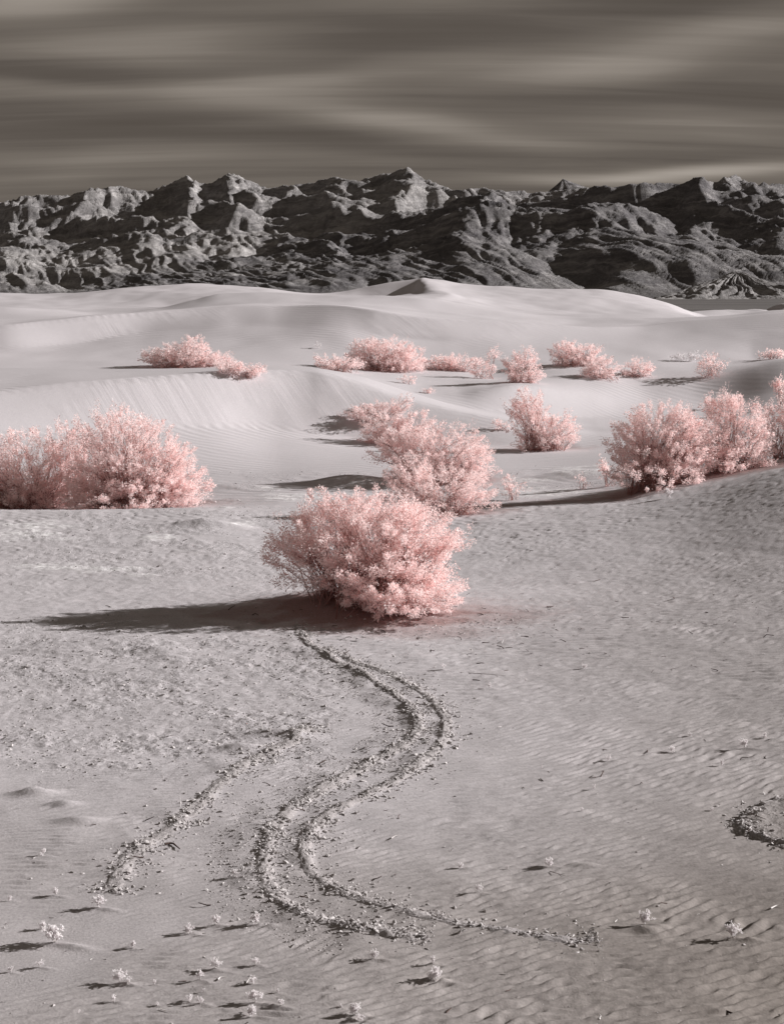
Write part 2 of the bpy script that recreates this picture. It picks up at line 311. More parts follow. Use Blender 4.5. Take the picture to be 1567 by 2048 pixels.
# ---------------------------------------------------------------- the lie of the land
# Each line follows a crest, brink or foot of a dune across the valley: (picture column, picture row, distance) or (column, None, distance, height).
def L(pts, Y=None):
    px = np.array([p[0] for p in pts], float)
    Yv = np.array([(p[2] if len(p) > 2 else Y) for p in pts], float)
    dense = np.arange(-900, 2480, 4.0)
    Yd = pchip1(px, Yv, dense)
    if pts[0][1] is None:
        Z = pchip1(px, [p[3] for p in pts], dense); a = (dense - CX) / F / math.cos(PITCH) * 0.985
    else:
        pyd = pchip1(px, [p[1] for p in pts], dense)
        X, _, Z = at(dense, pyd, Yd); a = X / Yd
    return a, Yd, Z
def flatl(Y, z): return L([(-900, None, Y, z), (2480, None, Y, z)])
LINES = [
 (flatl(0.5, 5.45), 0), (flatl(7.0, 2.55), 0), (flatl(12.6, 0.10), 0), (flatl(17.0, 0.0), 0),
 (L([(-900, None, 36, 0.25), (0, None, 36, 0.05), (900, None, 36, 0.0), (1300, None, 36, 0.14), (1567, None, 36, 0.40), (2480, None, 36, 1.6)]), 0),
 # far rim of the flat, rising to the right
 (L([(-900, 1015), (-300, 1026), (0, 1027), (200, 1027), (400, 1026), (560, 1036), (750, 1040), (930, 1036), (1100, 1026), (1230, 1014), (1320, 1001), (1400, 986), (1517, 958), (1567, 946), (1870, 880), (2480, 800)], 50.0), 0.0),
 (L([(-900, None, 57, -.5), (0, None, 57, -.45), (400, None, 57, -.25), (560, None, 57, -.1), (900, None, 57, -.15), (1100, None, 57, -.05), (1220, None, 55.5, .12), (1300, None, 54.5, .52), (1450, None, 54.5, .99), (1567, None, 54.5, 1.32), (2480, None, 56, 2.6)]), 0),
 # foot of the big dune
 (L([(-900, 970, 61), (0, 968, 61), (300, 968, 62), (500, 966, 62), (650, 955, 63), (800, 946, 64), (1000, 938, 65), (1150, 926, 66), (1300, 915, 66), (1567, 890, 66), (2480, 800, 66)]), 0),
 # foot of the slip face
 (L([(-900, 890, 63.5), (-300, 885, 66), (0, 872, 69.3), (200, 862, 72.4), (400, 856, 75.6), (560, 862, 77.6), (700, 874, 78), (850, 886, 77), (1000, 890, 76), (1150, 893, 75.5), (1300, 888, 75.5), (1567, 862, 75.5), (2480, 780, 75.5)]), 0),
 # brink of the slip face
 (L([(-900, 860, 67), (-300, 800, 70.5), (0, 784, 74), (200, 760, 77), (360, 749, 79.6), (520, 742, 82), (640, 745, 83.2), (720, 762, 83.2), (820, 798, 82.4), (900, 819, 81.5), (1000, 838, 80.5), (1100, 856, 80), (1200, 869, 80), (1350, 872, 80), (1567, 850, 80), (2480, 770, 80)]), .93),
 # rounded top behind it
 (L([(-900, 745, 88), (0, 738, 88), (300, 737, 88.5), (530, 735, 88.5), (640, 738, 88), (720, 752, 87), (830, 789, 86), (900, 810, 85.5), (1000, 830, 85), (1100, 848, 85), (1200, 857, 85), (1300, 855, 85), (1400, 846, 85), (1567, 825, 85), (2480, 745, 85)]), .1),
 # foot and brink of the second slip face
 (L([(-900, None, 93.5, 2.2), (0, None, 93.5, 2.2), (500, None, 92.5, 2.5), (640, None, 92, 2.35), (760, None, 90, 1.9), (850, None, 89, 1.35), (950, None, 89.5, .95), (1100, None, 91.5, .50), (1250, None, 94, .15), (1400, None, 96, .05), (1567, None, 96, .75), (2480, None, 96, 2.4)]), 0),
 (L([(-900, 746, 98), (0, 747, 98), (500, 743, 98), (640, 745, 97), (760, 764, 96), (850, 784, 93), (899, 787, 92.5), (964, 778, 93), (1033, 770, 94.2), (1071, 772, 95), (1136, 782, 96.2), (1200, 793, 97.4), (1309, 810, 99.2), (1400, 812, 100), (1567, 780, 100), (2480, 730, 100)]), .92),
 # swale with the row of shrubs, and the dune at the right
 (L([(-900, 726), (0, 727), (300, 724), (500, 726), (640, 734), (760, 744), (900, 752), (1000, 757), (1100, 750), (1200, 748), (1290, 755), (1370, 754), (1440, 745), (1510, 731), (1567, 720), (1870, 690), (2480, 660)], 105), .15),
 (L([(-900, 712), (0, 713), (300, 706), (500, 702), (700, 710), (900, 722), (1100, 722), (1300, 722), (1400, 724), (1500, 722), (1567, 716), (1870, 690), (2480, 664)], 113), 0),
 # foot and brink of the long far dune
 (L([(-900, 715, 115), (0, 698, 118), (160, 688, 121.5), (316, 664, 125), (450, 654, 125), (535, 655, 124), (700, 668, 120), (900, 680, 120), (1100, 682, 123), (1300, 672, 127), (1400, 667, 128), (1567, 655, 128), (1870, 640, 128), (2480, 630, 128)]), 0),
 (L([(-900, 665, 119), (0, 652, 122), (100, 644, 124), (214, 632, 126.6), (316, 624, 129), (403, 616, 130.5), (535, 610, 131), (663, 611, 128.5), (767, 620, 125.5), (869, 633, 124.8), (971, 641, 125.6), (1175, 654, 129), (1277, 653, 131.5), (1380, 643, 133), (1567, 625, 133), (1870, 612, 133), (2480, 605, 133)]), .92),
 (L([(-900, 652), (0, 642), (214, 627), (403, 614), (535, 608), (663, 609), (767, 619), (869, 632), (971, 640), (1175, 653), (1277, 652), (1380, 642), (1567, 624), (1870, 611), (2480, 604)], 139), 0),
 (L([(-900, 644), (0, 640), (190, 636), (321, 624), (449, 612), (535, 607), (663, 606), (767, 612), (920, 628), (1050, 638), (1175, 646), (1300, 645), (1415, 638), (1567, 624), (2480, 604)], 152), 0),
 (L([(-900, 612, 160), (0, 618, 160), (100, 624, 160), (190, 630, 160), (321, 619, 161), (400, 600, 163), (449, 587, 165), (510, 585, 165), (663, 590, 165), (767, 592, 163), (850, 600, 160), (920, 610, 160), (1000, 622, 160), (1100, 631, 160), (1175, 635, 160), (1300, 637, 160), (1415, 634, 160), (1567, 622, 160), (2480, 603, 160)]), .85),
 (L([(-900, 606), (0, 612), (190, 615), (321, 613), (400, 600), (449, 593), (600, 593), (700, 594), (767, 594), (845, 590), (880, 590), (920, 600), (1000, 615), (1100, 626), (1250, 630), (1415, 635), (1567, 625), (2480, 604)], 200), 0),
 (L([(-900, 590, 232), (0, 596, 232), (204, 592, 232), (383, 583, 232), (510, 582, 234), (640, 597, 240), (735, 598, 243), (790, 593, 243), (835, 585, 242), (851, 577, 237), (866, 575, 232), (920, 581, 230), (1053, 592, 230), (1175, 596, 230), (1252, 604, 230), (1328, 615, 230), (1415, 640, 230), (1567, 640, 230), (2480, 610, 230)]), .3),
 (L([(-900, 578), (-300, 580), (0, 585), (87, 588), (204, 580), (306, 570), (383, 567), (434, 569), (510, 575), (653, 586), (700, 583), (767, 569), (815, 560.5), (842, 555.8), (849, 554.2), (856, 555.6), (880, 560), (920, 568), (985, 573), (1053, 575.5), (1175, 577), (1252, 586), (1328, 601), (1380, 619), (1415, 636), (1567, 645), (2480, 625)], 250), .8),
 (L([(-900, 604), (0, 604), (900, 606), (1300, 616), (1415, 635), (1567, 642), (2480, 622)], 285), 0),
 (L([(-900, 610), (1200, 610), (1340, 626), (1397, 622), (1430, 620.5), (1480, 621), (1512, 619), (1530, 621), (1567, 607), (1870, 596), (2480, 590)], 330), .3),
 (L([(-900, 628), (1300, 628), (1567, 625), (2480, 618)], 400), 0), (flatl(560, 3.2), 0), (flatl(1000, 5.2), 0), (flatl(1700, 9.0), 0), (flatl(2600, 10.0), 0)]
LA = [l[0] for l in LINES]; LB = np.array([l[1] for l in LINES])

def base_height(X, Y):
    X = np.asarray(X, float); Y = np.asarray(Y, float); sh = X.shape; X = X.ravel(); Y = Y.ravel()
    a = X / np.maximum(Y, .4)
    a = a + 0.004 * np.sin(Y * 0.11 + a * 30)
    ys = np.stack([np.interp(a, l[0], l[1]) for l in LA]); zs = np.stack([np.interp(a, l[0], l[2]) for l in LA])
    h = np.diff(ys, axis=0); d = np.diff(zs, axis=0) / h
    m = np.zeros_like(zs); m[0] = d[0]; m[-1] = d[-1]
    w1 = 2 * h[1:] + h[:-1]; w2 = h[1:] + 2 * h[:-1]; pr = d[1:] * d[:-1] > 0
    with np.errstate(divide='ignore', invalid='ignore'):
        hm = (w1 + w2) / (w1 / d[:-1] + w2 / d[1:])
    m[1:-1] = np.where(pr, hm, 0)
    out = np.empty_like(X); slip = np.zeros_like(X)
    for k in range(len(LA) - 1):
        s = (Y >= ys[k]) & (Y <= ys[k + 1]) if k else (Y <= ys[1])
        if not s.any(): continue
        hh = h[k, s]; t = np.clip((Y[s] - ys[k, s]) / hh, 0, 1)
        cub = (1 + 2 * t) * (1 - t) ** 2 * zs[k, s] + t * (1 - t) ** 2 * hh * m[k, s] + t * t * (3 - 2 * t) * zs[k + 1, s] + t * t * (t - 1) * hh * m[k + 1, s]
        lin = zs[k, s] + t * (zs[k + 1, s] - zs[k, s])
        b = LB[k + 1]
        out[s] = cub * (1 - b) + lin * b
        if b > .5: slip[s] = sstep(0.16, 0.34, d[k, s]) * sstep(0, .18, t) * sstep(0, .10, 1 - t)
    out[Y > ys[-1]] = zs[-1][Y > ys[-1]]
    return out.reshape(sh), slip.reshape(sh)

MOUNDS = []      # (x, y, rx, ry, h, rot)
def mound_add(z, X, Y):
    for (mx, my, rx, ry, h, rot) in MOUNDS:
        R = 3.2 * max(rx, ry)
        s = (np.abs(X - mx) < R) & (np.abs(Y - my) < R)
        if not s.any(): continue
        c, sn = math.cos(rot), math.sin(rot); dx = X[s] - mx; dy = Y[s] - my
        u = (dx * c + dy * sn) / rx; v = (-dx * sn + dy * c) / ry
        z[s] += h * np.exp(-(u * u + v * v))
    return z
def ground0(X, Y):
    X = np.atleast_1d(np.asarray(X, float)); Y = np.atleast_1d(np.asarray(Y, float))
    z, sl = base_height(X, Y)
    return mound_add(z.copy(), X, Y)
def hit(px, py, y0=13.2, y1=300):
    ys = np.concatenate([np.arange(y0, 60, 0.03), np.arange(60, y1, 0.08)])
    X, Y, Z = at(px, py, ys)
    d = Z - ground0(X, Y)
    k = int(np.argmax(d <= 0)) if (d <= 0).any() else len(ys) - 1
    return float(X[k]), float(ys[k]), float(Z[k])
def on_ground(px, py):
    """flat-ground position of a picture point in the near field"""
    return hit(px, py, 13.2, 62)

# hummocks under the shrubs, low blow-outs and clod heaps on the flat
def mpx(px, py, rx, ry, h, rot=0):
    x, y, z = on_ground(px, py); MOUNDS.append((x, y, rx, ry, h, rot))
mpx(720, 1212, 2.6, 1.3, .34); mpx(640, 1218, 1.6, .8, .12)
mpx(1010, 1190, 1.8, .9, .12)
for px, py, rx, ry, h in [(545, 1472, .42, .16, .11), (590, 1475, .3, .15, .08), (475, 1502, .34, .14, .10), (70, 1588, .30, .13, .10), (128, 1612, .22, .11, .07),
    (160, 1645, .30, .12, .07), (325, 1305, .55, .25, .12), (338, 1318, .35, .18, .08), (110, 1303, .8, .3, .07), (220, 1290, 1.4, .6, .08), (415, 1052, 1.1, .35, .22),
    (300, 1350, 1.5, .8, .06), (1290, 1862, .16, .07, .05), (1166, 1731, .20, .07, .05), (700, 968, 1.6, .5, .35), (455, 978, 1.5, .4, .22), (1150, 946, 1.6, .5, .3)]:
    mpx(px, py, rx, ry, h)

# ------------------------------------------------ lists of plants (used for the little wind tails too)
LITTER_SHADE = []      # reddish shrub shadow painted on the sand, part leaf litter: (x, y, rx, ry, strength)
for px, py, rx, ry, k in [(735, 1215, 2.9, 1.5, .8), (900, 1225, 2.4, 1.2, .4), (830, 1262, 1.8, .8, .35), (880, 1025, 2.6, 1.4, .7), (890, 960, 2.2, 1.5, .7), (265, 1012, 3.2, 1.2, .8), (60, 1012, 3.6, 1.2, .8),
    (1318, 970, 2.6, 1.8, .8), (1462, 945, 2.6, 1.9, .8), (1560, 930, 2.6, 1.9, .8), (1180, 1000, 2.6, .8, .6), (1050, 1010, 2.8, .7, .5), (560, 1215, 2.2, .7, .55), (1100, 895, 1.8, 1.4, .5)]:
    x, y, z = hit(px, py); LITTER_SHADE.append((x, y, rx, ry, k))
SEEDLINGS = [  # px, py base, height px, label
 (110, 1888, 36, 'largest white seedling in the lower left corner, a round bushy tuft'),
 (86, 1857, 15, 'small white seedling just above the bushy lower left tuft'),
 (86, 1715, 13, 'low white seedling alone at the left, below the broken crust hummocks'),
 (112, 1792, 13, 'white seedling left of the lower end of the left clod ridge'),
 (20, 1801, 11, 'tiny white seedling at the left edge level with the end of the clod ridge'),
 (199, 1816, 22, 'dense white seedling at the foot of the left clod ridge'),
 (265, 1897, 14, 'thin white seedling right of the bushy lower left tuft'),
 (378, 1868, 19, 'white forked seedling left of the pair below the big bend of the ridge'),
 (434, 1852, 19, 'white seedling between the forked seedling and the ridge bend'),
 (470, 1759, 14, 'white seedling close to the left side of the S shaped ridge bend'),
 (513, 1854, 22, 'tall narrow white seedling just below the bend of the S shaped ridge'),
 (81, 1935, 14, 'slim white seedling on smooth sand below the bushy lower left tuft'),
 (21, 1945, 11, 'tiny white seedling on smooth sand at the left edge near the bottom'),
 (241, 1968, 23, 'white seedling with a small companion touching its right side, lower left'),
 (258, 1969, 12, 'small companion seedling touching the right side of a taller white one'),
 (309, 1970, 9, 'very small white sprig right of the seedling with a companion'),
 (431, 1943, 19, 'rounded white seedling above the curved bleached twig'),
 (400, 1964, 17, 'sprawling white seedling left of the curved bleached twig'),
 (407, 1988, 7, 'tiny white sprig below the sprawling seedling and curved twig'),
 (228, 2004, 13, 'short white seedling on smooth sand near the bottom, left of a close pair'),
 (380, 2005, 15, 'left one of two close white seedlings near the bottom edge'),
 (400, 2009, 13, 'right one of two close white seedlings near the bottom edge'),
 (316, 2012, 8, 'tiny white sprig left of the close pair of seedlings at the bottom'),
 (158, 2028, 7, 'tiny white sprig on smooth sand nearest the bottom left corner'),
 (512, 1934, 14, 'slim white seedling topmost in a column of four below the ridge bend'),
 (507, 1972, 14, 'slight white seedling second from the top in a column of four'),
 (510, 2009, 25, 'tall branching white seedling third from the top in a column of four'),
 (503, 2035, 21, 'compact white seedling lowest in a column of four at the bottom edge'),
 (563, 2018, 13, 'small spreading white seedling right of the column of four'),
 (555, 1990, 8, 'tiny white sprig right of the column of four, above the spreading seedling'),
 (747, 1924, 17, 'white seedling alone below the lower arm of the S shaped ridge'),
 (866, 1934, 13, 'thin upright white seedling right above the wide bushy one'),
 (870, 1964, 26, 'wide bushy white seedling with a sand tail, bottom centre'),
 (708, 2034, 23, 'tall white seedling at the bottom edge left of centre bottom tuft'),
 (719, 2045, 15, 'small white seedling cut by the bottom edge, beside a taller one'),
 (682, 2020, 7, 'tiny white sprig up left of the tall bottom edge seedling'),
 (920, 1736, 11, 'small white seedling leftmost of three in a row on the ripples'),
 (1014, 1736, 6, 'tiniest white seedling, the middle of three in a row on the ripples'),
 (1095, 1734, 17, 'widest white seedling, rightmost of three in a row on the ripples'),
 (958, 1786, 14, 'white seedling with a long sand tail above the lower arm of the ridge'),
 (1289, 1850, 25, 'branching white seedling beside the tip of the lower ridge arm'),
 (1465, 1880, 27, 'tall dense white seedling on dark ripples in the lower right'),
 (1216, 1521, 11, 'small white seedling on the ripples right of the upper ridge bend'),
 (1442, 1533, 10, 'small white seedling below the wide one at the right'),
 (1083, 1537, 6, 'tiny white sprig nearest the right side of the upper ridge bend'),
 (1188, 1578, 8, 'tiny white seedling on a sand hump in the rippled field'),
 (1163, 1626, 6, 'tiny white sprig in the middle of the rippled field'),
 (1423, 1622, 7, 'small white sprig just left of the dark crusted mound'),
 (1343, 1503, 11, 'white seedling with a long sand tail left of the wide one'),
 (1378, 1473, 9, 'small white seedling up left of the wide one at the right'),
 (1487, 1497, 17, 'wide white seedling with a long dark shadow near the right edge'),
 (1528, 1476, 9, 'tiny white seedling up right of the wide one near the right edge'),
 (1168, 1338, 10, 'small white seedling alone on the sand right of the ridge top'),
 (1050, 1366, 6, 'tiny white sprig between the ridge top and a lone seedling'),
 (978, 1379, 9, 'tiny upright white stalk right of the upper ridge arm'),
 (885, 1342, 10, 'small white seedling beside the top of the S shaped ridge'),
 (1335, 996, 18, 'small pale dead looking shrublet on the shaded rim at the right')]
SEED_POS = []
for px, py, hp, lab in SEEDLINGS:
    x, y, z = on_ground(px, py); SEED_POS.append((x, y)); s = hp * y / F
    if y < 45: MOUNDS.append((x + 0.9 * s, y - 0.35 * s, 1.5 * s, 0.34 * s, 0.20 * s, -0.30))

# ------------------------------------------------ crust ridges: (points, half width m, height m)
def smooth_path(pts, step=0.05):
    P = np.array([on_ground(*p)[:2] for p in pts]); d = np.r_[0, np.cumsum(np.hypot(*np.diff(P, axis=0).T))]
    s = np.arange(0, d[-1], step)
    xy = np.stack([np.interp(s, d, P[:, 0]), np.interp(s, d, P[:, 1])], 1)
    k = np.exp(-np.linspace(-2, 2, 21) ** 2); k /= k.sum()
    pad = np.r_[np.repeat(xy[:1], 10, 0), xy, np.repeat(xy[-1:], 10, 0)]
    return np.stack([np.convolve(pad[:, i], k, 'valid') for i in (0, 1)], 1)
RIDGES = [
 ('outer', [(592, 1246), (612, 1285), (660, 1318), (725, 1352), (790, 1392), (830, 1430), (838, 1462), (815, 1490), (770, 1512), (715, 1545), (640, 1588), (585, 1620), (548, 1660), (530, 1710), (530, 1760), (550, 1800), (605, 1838), (690, 1862), (790, 1877), (900, 1886)], .13, .15),
 ('inner', [(640, 1290), (700, 1322), (790, 1355), (860, 1398), (893, 1440), (886, 1485), (840, 1530), (760, 1580), (690, 1612), (635, 1648), (608, 1690), (612, 1735), (650, 1772), (730, 1806), (850, 1838), (1000, 1866), (1150, 1884), (1240, 1886)], .12, .12),
 ('left', [(620, 1440), (590, 1478), (530, 1512), (470, 1545), (415, 1595), (375, 1635), (330, 1668), (285, 1695), (250, 1725), (238, 1760), (205, 1800)], .14, .10)]
RPATH = [smooth_path(r[1]) for r in RIDGES]
RING = smooth_path([(1640, 1585), (1567, 1598), (1515, 1612), (1480, 1635), (1468, 1655), (1478, 1668), (1520, 1682), (1567, 1692), (1640, 1705)])
def path_dist(P, X, Y, R):
    """signed distance to a path within R; (distance, arclength index), positive on the right of the direction of travel"""
    out = np.full(X.shape, 99.0)
    s = (X > P[:, 0].min() - R) & (X < P[:, 0].max() + R) & (Y > P[:, 1].min() - R) & (Y < P[:, 1].max() + R)
    xs, ys = X[s], Y[s]
    best = np.full(xs.shape, 1e9); side = np.zeros(xs.shape)
    Q = P[::3]
    tg = np.gradient(Q, axis=0); tg /= np.linalg.norm(tg, axis=1)[:, None] + 1e-9
    for i in range(len(Q)):
        dx = xs - Q[i, 0]; dy = ys - Q[i, 1]; d = dx * dx + dy * dy; k = d < best
        best[k] = d[k]; side[k] = (dx * tg[i, 1] - dy * tg[i, 0])[k]
    out[s] = np.sqrt(best) * np.sign(side + 1e-9)
    return out

def ripple_train(X, Y, lam, ang0, o, warp=1.0):
    w = fbm(X * 0.25 + o, Y * 0.25, 2) * 0.35 + warp * (fbm(X * .9 + 5, Y * .9 + o, 2) * .085 + fbm(X * 3.2, Y * 3.2 + 8 + o, 2) * .026)
    ca, sa = math.cos(ang0), math.sin(ang0)
    u = -sa * X + ca * Y; along = ca * X + sa * Y
    ph = (u + w) / lam
    t = ph - np.floor(ph)
    prof = np.where(t < .68, .5 - .5 * np.cos(np.pi * t / .68), .5 + .5 * np.cos(np.pi * (t - .68) / .32))
    brk = .60 + 1.1 * perlin(along * 2.8 + o, ph * .62) + .45 * perlin(along * 6.5, ph * 1.3 + o)
    return (prof - .5) * np.clip(brk, .05, 1.6) * lam / .14
def ripples(X, Y):
    big = fbm(X * .5 + 40, Y * .8, 3)
    zone = sstep(-1.5, 1.0, X - (Y - 18) * .25 + 1.5 * fbm(X * .25, Y * .25 + 30, 2))
    far = sstep(24, 31, Y + 2 * fbm(X * .3, Y * .3 + 9, 2))
    r1 = ripple_train(X, Y, .132, .36, 0.0); r2 = ripple_train(X, Y, .165, .46, 13.0); r3 = ripple_train(X, Y, .20, .24, 29.0, 1.3)
    near = r1 * (1 - zone) + r2 * zone
    return near * (1 - far) + r3 * far * .95 + .28 * big

def band_mask(X, Y):
    d0 = path_dist(RPATH[0], X, Y, 1.0); d1 = path_dist(RPATH[1], X, Y, 1.0)
    k = (d0 < 50) & (d1 < 50)
    return np.where(k, sstep(.10, -.12, d0 * OUT_SIDE) * sstep(.30, -.15, -d1 * OUT_SIDE), 0)
OUT_SIDE = -1
def full_ground(X, Y):
    z, slip = base_height(X, Y)
    z = mound_add(z.copy(), X, Y)
    pxl, pyl = proj(X, Y, z)
    near = sstep(62, 48, Y)
    dune = sstep(58, 68, Y + 3 * fbm(X * .12, Y * .12, 2)) * (1 - sstep(380, 460, Y))
    dn = fbm(X * .09, Y * .06, 3)
    z += dn * .10 * sstep(60, 75, Y) * (1 - slip) * np.clip(Y / 110, .4, 2.0) * (1 - sstep(400, 600, Y))
    z += near * (0.026 * fbm(X * .22, Y * .22, 3) + .010 * fbm(X * 1.1, Y * 1.1, 2) + .007 * fbm(X * 3.7, Y * 3.7, 2) * sstep(22, 30, Y))
    # coarse dark ripples lower right, fine smooth sand lower left
    coarse = sstep(-2.0, 5.5, X - (Y - 20) * .16 + .8 * fbm(X * .2, Y * .2, 2)) * sstep(56, 20, Y) * .52 + sstep(24, 15, Y + .6 * fbm(X * .3, Y * .3, 2)) * .50
    coarse = np.clip(coarse, 0, 1)
    smooth_c = sstep(-2.35, -3.4, X - (Y - 16.5) * .55 + .25 * fbm(X, Y, 2)) * sstep(19.5, 17, Y)
    coarse *= (1 - .35 * smooth_c)
    # crusted rubble ground at the left and the mud flat beyond
    n1 = fbm(X * .35, Y * .35, 4)
    rough = sstep(-.2, -1.4, X + 1.2 * n1 + .06 * (Y - 24)) * sstep(22.3, 24.3, Y + .8 * n1) * sstep(36, 32, Y + n1)
    rough = np.maximum(rough, sstep(1.2, -1.0, X + 2 * n1) * sstep(38, 41, Y + n1) * sstep(60, 52, Y) * .8 * sstep(-.25, .25, fbm(X * .3 + 9, Y * .5, 3)))
    rough = np.maximum(rough, sstep(55, 58, Y) * sstep(67, 64, Y) * sstep(.0, .3, n1 + .1) * .7)
    rough = np.maximum(rough, .8 * np.exp(-(((X - .9) / 2.0) ** 2 + ((Y - 34.2) / 1.0) ** 2)))
    rough = rough * np.where(Y < 38, .40 + .60 * sstep(-.25, .35, fbm(X * .55 + 60, Y * .75, 4)), 1)
    amp = .0290 + .0240 * coarse
    amp *= (1 - .85 * smooth_c) * (1 - .6 * rough) * (.80 + .35 * fbm(X * .18 + 7, Y * .18, 2)) * (1 + .35 * sstep(24, 38, Y))
    rid = 99 * np.ones_like(X)
    heap = .55 + .9 * fbm(X * 1.3, Y * 1.3, 2)
    for i, P in enumerate(RPATH):
        d = path_dist(P, X, Y, 1.2); rid = np.minimum(rid, np.abs(d))
        hw, hh = RIDGES[i][2], RIDGES[i][3]
        e0 = np.minimum(np.hypot(X - P[0, 0], Y - P[0, 1]), np.hypot(X - P[-1, 0], Y - P[-1, 1]))
        z += hh * .42 * np.clip(heap, .3, 1.15) * sstep(.1, 1.1, e0) * np.where(d < 0, np.exp(-(d / (hw * .8)) ** 2), np.exp(-(d / (hw * 3.4)) ** 2)) * (np.abs(d) < 50)
    amp *= .35 + .65 * sstep(.15, .6, rid)
    z += .030 * band_mask(X, Y)
    dr = path_dist(RING, X, Y, 2.2)
    inside = np.where((dr > -50) & (dr < 50), sstep(.05, -.10, dr), 0)
    if inside.any(): z += .055 * inside
    amp *= 1 - .8 * inside; rough = np.maximum(rough, inside * .75)
    z += sstep(13.2, 15, Y) * near * amp * ripples(X, Y) * sstep(58, 50, Y)
    z += rough * near * (.022 * fbm(X * 3.1, Y * 3.1, 3) + .012 * fbm(X * 9, Y * 9, 2))
    # salt crusts
    salt = np.zeros_like(X)
    ns = fbm(X * .8, Y * 1.6, 4)
    for (sx, sy, rx, ry) in [(110, 1135, 80, 7), (190, 1140, 60, 6), (320, 1075, 40, 6), (60, 1068, 90, 14), (80, 1050, 80, 8), (560, 995, 50, 8), (455, 1016, 12, 3), (480, 1048, 36, 5), (730, 962, 60, 9), (610, 990, 40, 6),
                              (1150, 945, 50, 10), (1090, 985, 90, 10), (1200, 935, 30, 6), (1050, 960, 60, 5), (250, 1138, 50, 4), (540, 975, 60, 4), (290, 1150, 40, 4)]:
        u = (pxl - sx) / rx; v = (pyl - sy) / ry
        q = np.where((Y > 34) & (Y < 70), np.exp(-(u * u + v * v)), 0)
        salt = np.maximum(salt, sstep(.15, .95, q + .55 * ns) * sstep(.02, .3, q))
    salt *= (Y > 34) & (Y < 70)
    salt = np.maximum(salt, .10 * rough * sstep(.25, .6, fbm(X * 2, Y * 2, 3)) * (Y < 60))
    z += salt * .02
    litter_shade = np.zeros_like(X); nl_ = fbm(X * 1.6, Y * 2.4, 4)  # painted reddish shade below and beside the shrubs, broken up like litter
    for lx, ly, rx, ry, k in LITTER_SHADE:
        q = np.exp(-((X - lx) / rx) ** 2 - ((Y - ly) / ry) ** 2); litter_shade = np.maximum(litter_shade, k * sstep(.10, .75, q + .22 * nl_) * (q > .02))
    return z, dict(dune=dune, salt=salt, coarse=np.maximum(coarse, sstep(380, 460, Y)), slip=slip, rough=np.maximum(rough, sstep(380, 460, Y)), litter_shade=litter_shade, plain=sstep(370, 430, Y))

def build_ground():
    ai = np.linspace(-.268, .268, 440)
    ao = .268 + np.cumsum(np.geomspace(.003, .09, 24))
    a = np.concatenate([-ao[::-1], ai, ao])
    rows = [np.geomspace(1.0, 13.0, 26)[:-1]]
    py = np.r_[np.arange(2110, 1560, -1.75), np.arange(1560, 1045, -1.25)]; d = ray(CX + 0 * py, py); rows.append(-H * d[1] / d[2])
    y0 = rows[-1][-1] + .1
    rows += [np.arange(y0, 136, .38), np.arange(136.5, 262, .95), np.arange(263, 410, 3.5), np.geomspace(415, 2500, 34)]
    r = np.concatenate(rows); r = np.sort(r)
    Y, A = np.meshgrid(r, a, indexing='ij'); X = A * np.maximum(Y, 2.0)
    Z, at_ = full_ground(X, Y)
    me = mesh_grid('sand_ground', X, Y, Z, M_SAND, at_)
    o = link('ground', me, kind='structure'); o['label'] = 'grey rippled sand flat running into pale dunes'
    # the plain all round, lower than the dunes
    R = 9000
    s = [(-R, -R), (R, -R), (R, R), (-R, R)]
    pm = mesh_np('plain', np.array([(x, y, -1.5) for x, y in s]), np.array([[0, 1, 2, 3]]), M_SAND, dict(plain=np.full(4, 1.0)))
    p = link('plain', pm, kind='structure'); p['label'] = 'wide gravel plain of the valley'
    return o
ground = build_ground()
print('ground', round(time.time() - T0, 1))

def gz(X, Y):
    return full_ground(np.atleast_1d(np.asarray(X, float)), np.atleast_1d(np.asarray(Y, float)))[0]

# ---------------------------------------------------------------- mountains
MK, MM, MT = .040, .50, .85
def erode(h, cell, n, K, m=.45, fixed=None, diff=.0, up=0):
    R, C = h.shape; N = R * C
    off = [(-1, 0, 1), (1, 0, 1), (0, -1, 1), (0, 1, 1), (-1, -1, 1.414), (-1, 1, 1.414), (1, -1, 1.414), (1, 1, 1.414)]
    ii = np.arange(N).reshape(R, C)
    for it in range(n):
        h = h + up
        hp = np.pad(h, 1, mode='edge'); best = np.zeros_like(h); rec = ii.copy(); dist = np.ones_like(h)
        ip = np.pad(ii, 1, mode='edge')
        for dy, dx, L_ in off:
            s = (h - hp[1 + dy:R + 1 + dy, 1 + dx:C + 1 + dx]) / (L_ * cell)
            k = s > best
            best[k] = s[k]; rec[k] = ip[1 + dy:R + 1 + dy, 1 + dx:C + 1 + dx][k]; dist[k] = L_ * cell
        rec[fixed] = ii[fixed]
        hf = h.ravel(); order = np.argsort(hf); rl = rec.ravel().tolist(); A = [1.0] * N
        ol = order.tolist()
        for i in reversed(ol):
            r = rl[i]
            if r != i: A[r] += A[i]
        f = K * (np.array(A) * cell * cell) ** m / dist.ravel(); fl = f.tolist(); hl = hf.tolist(); dl = (dist.ravel() * MT).tolist()
        for i in ol:
            r = rl[i]
            if r != i:
                v = (hl[i] + fl[i] * hl[r]) / (1 + fl[i]); w = hl[r] + dl[i]
                hl[i] = v if v < w else w
        h = np.array(hl).reshape(R, C)
        if diff:
            p = np.pad(h, 1, mode='edge'); h = h + diff * (p[:-2, 1:-1] + p[2:, 1:-1] + p[1:-1, :-2] + p[1:-1, 2:] - 4 * h)
    return h
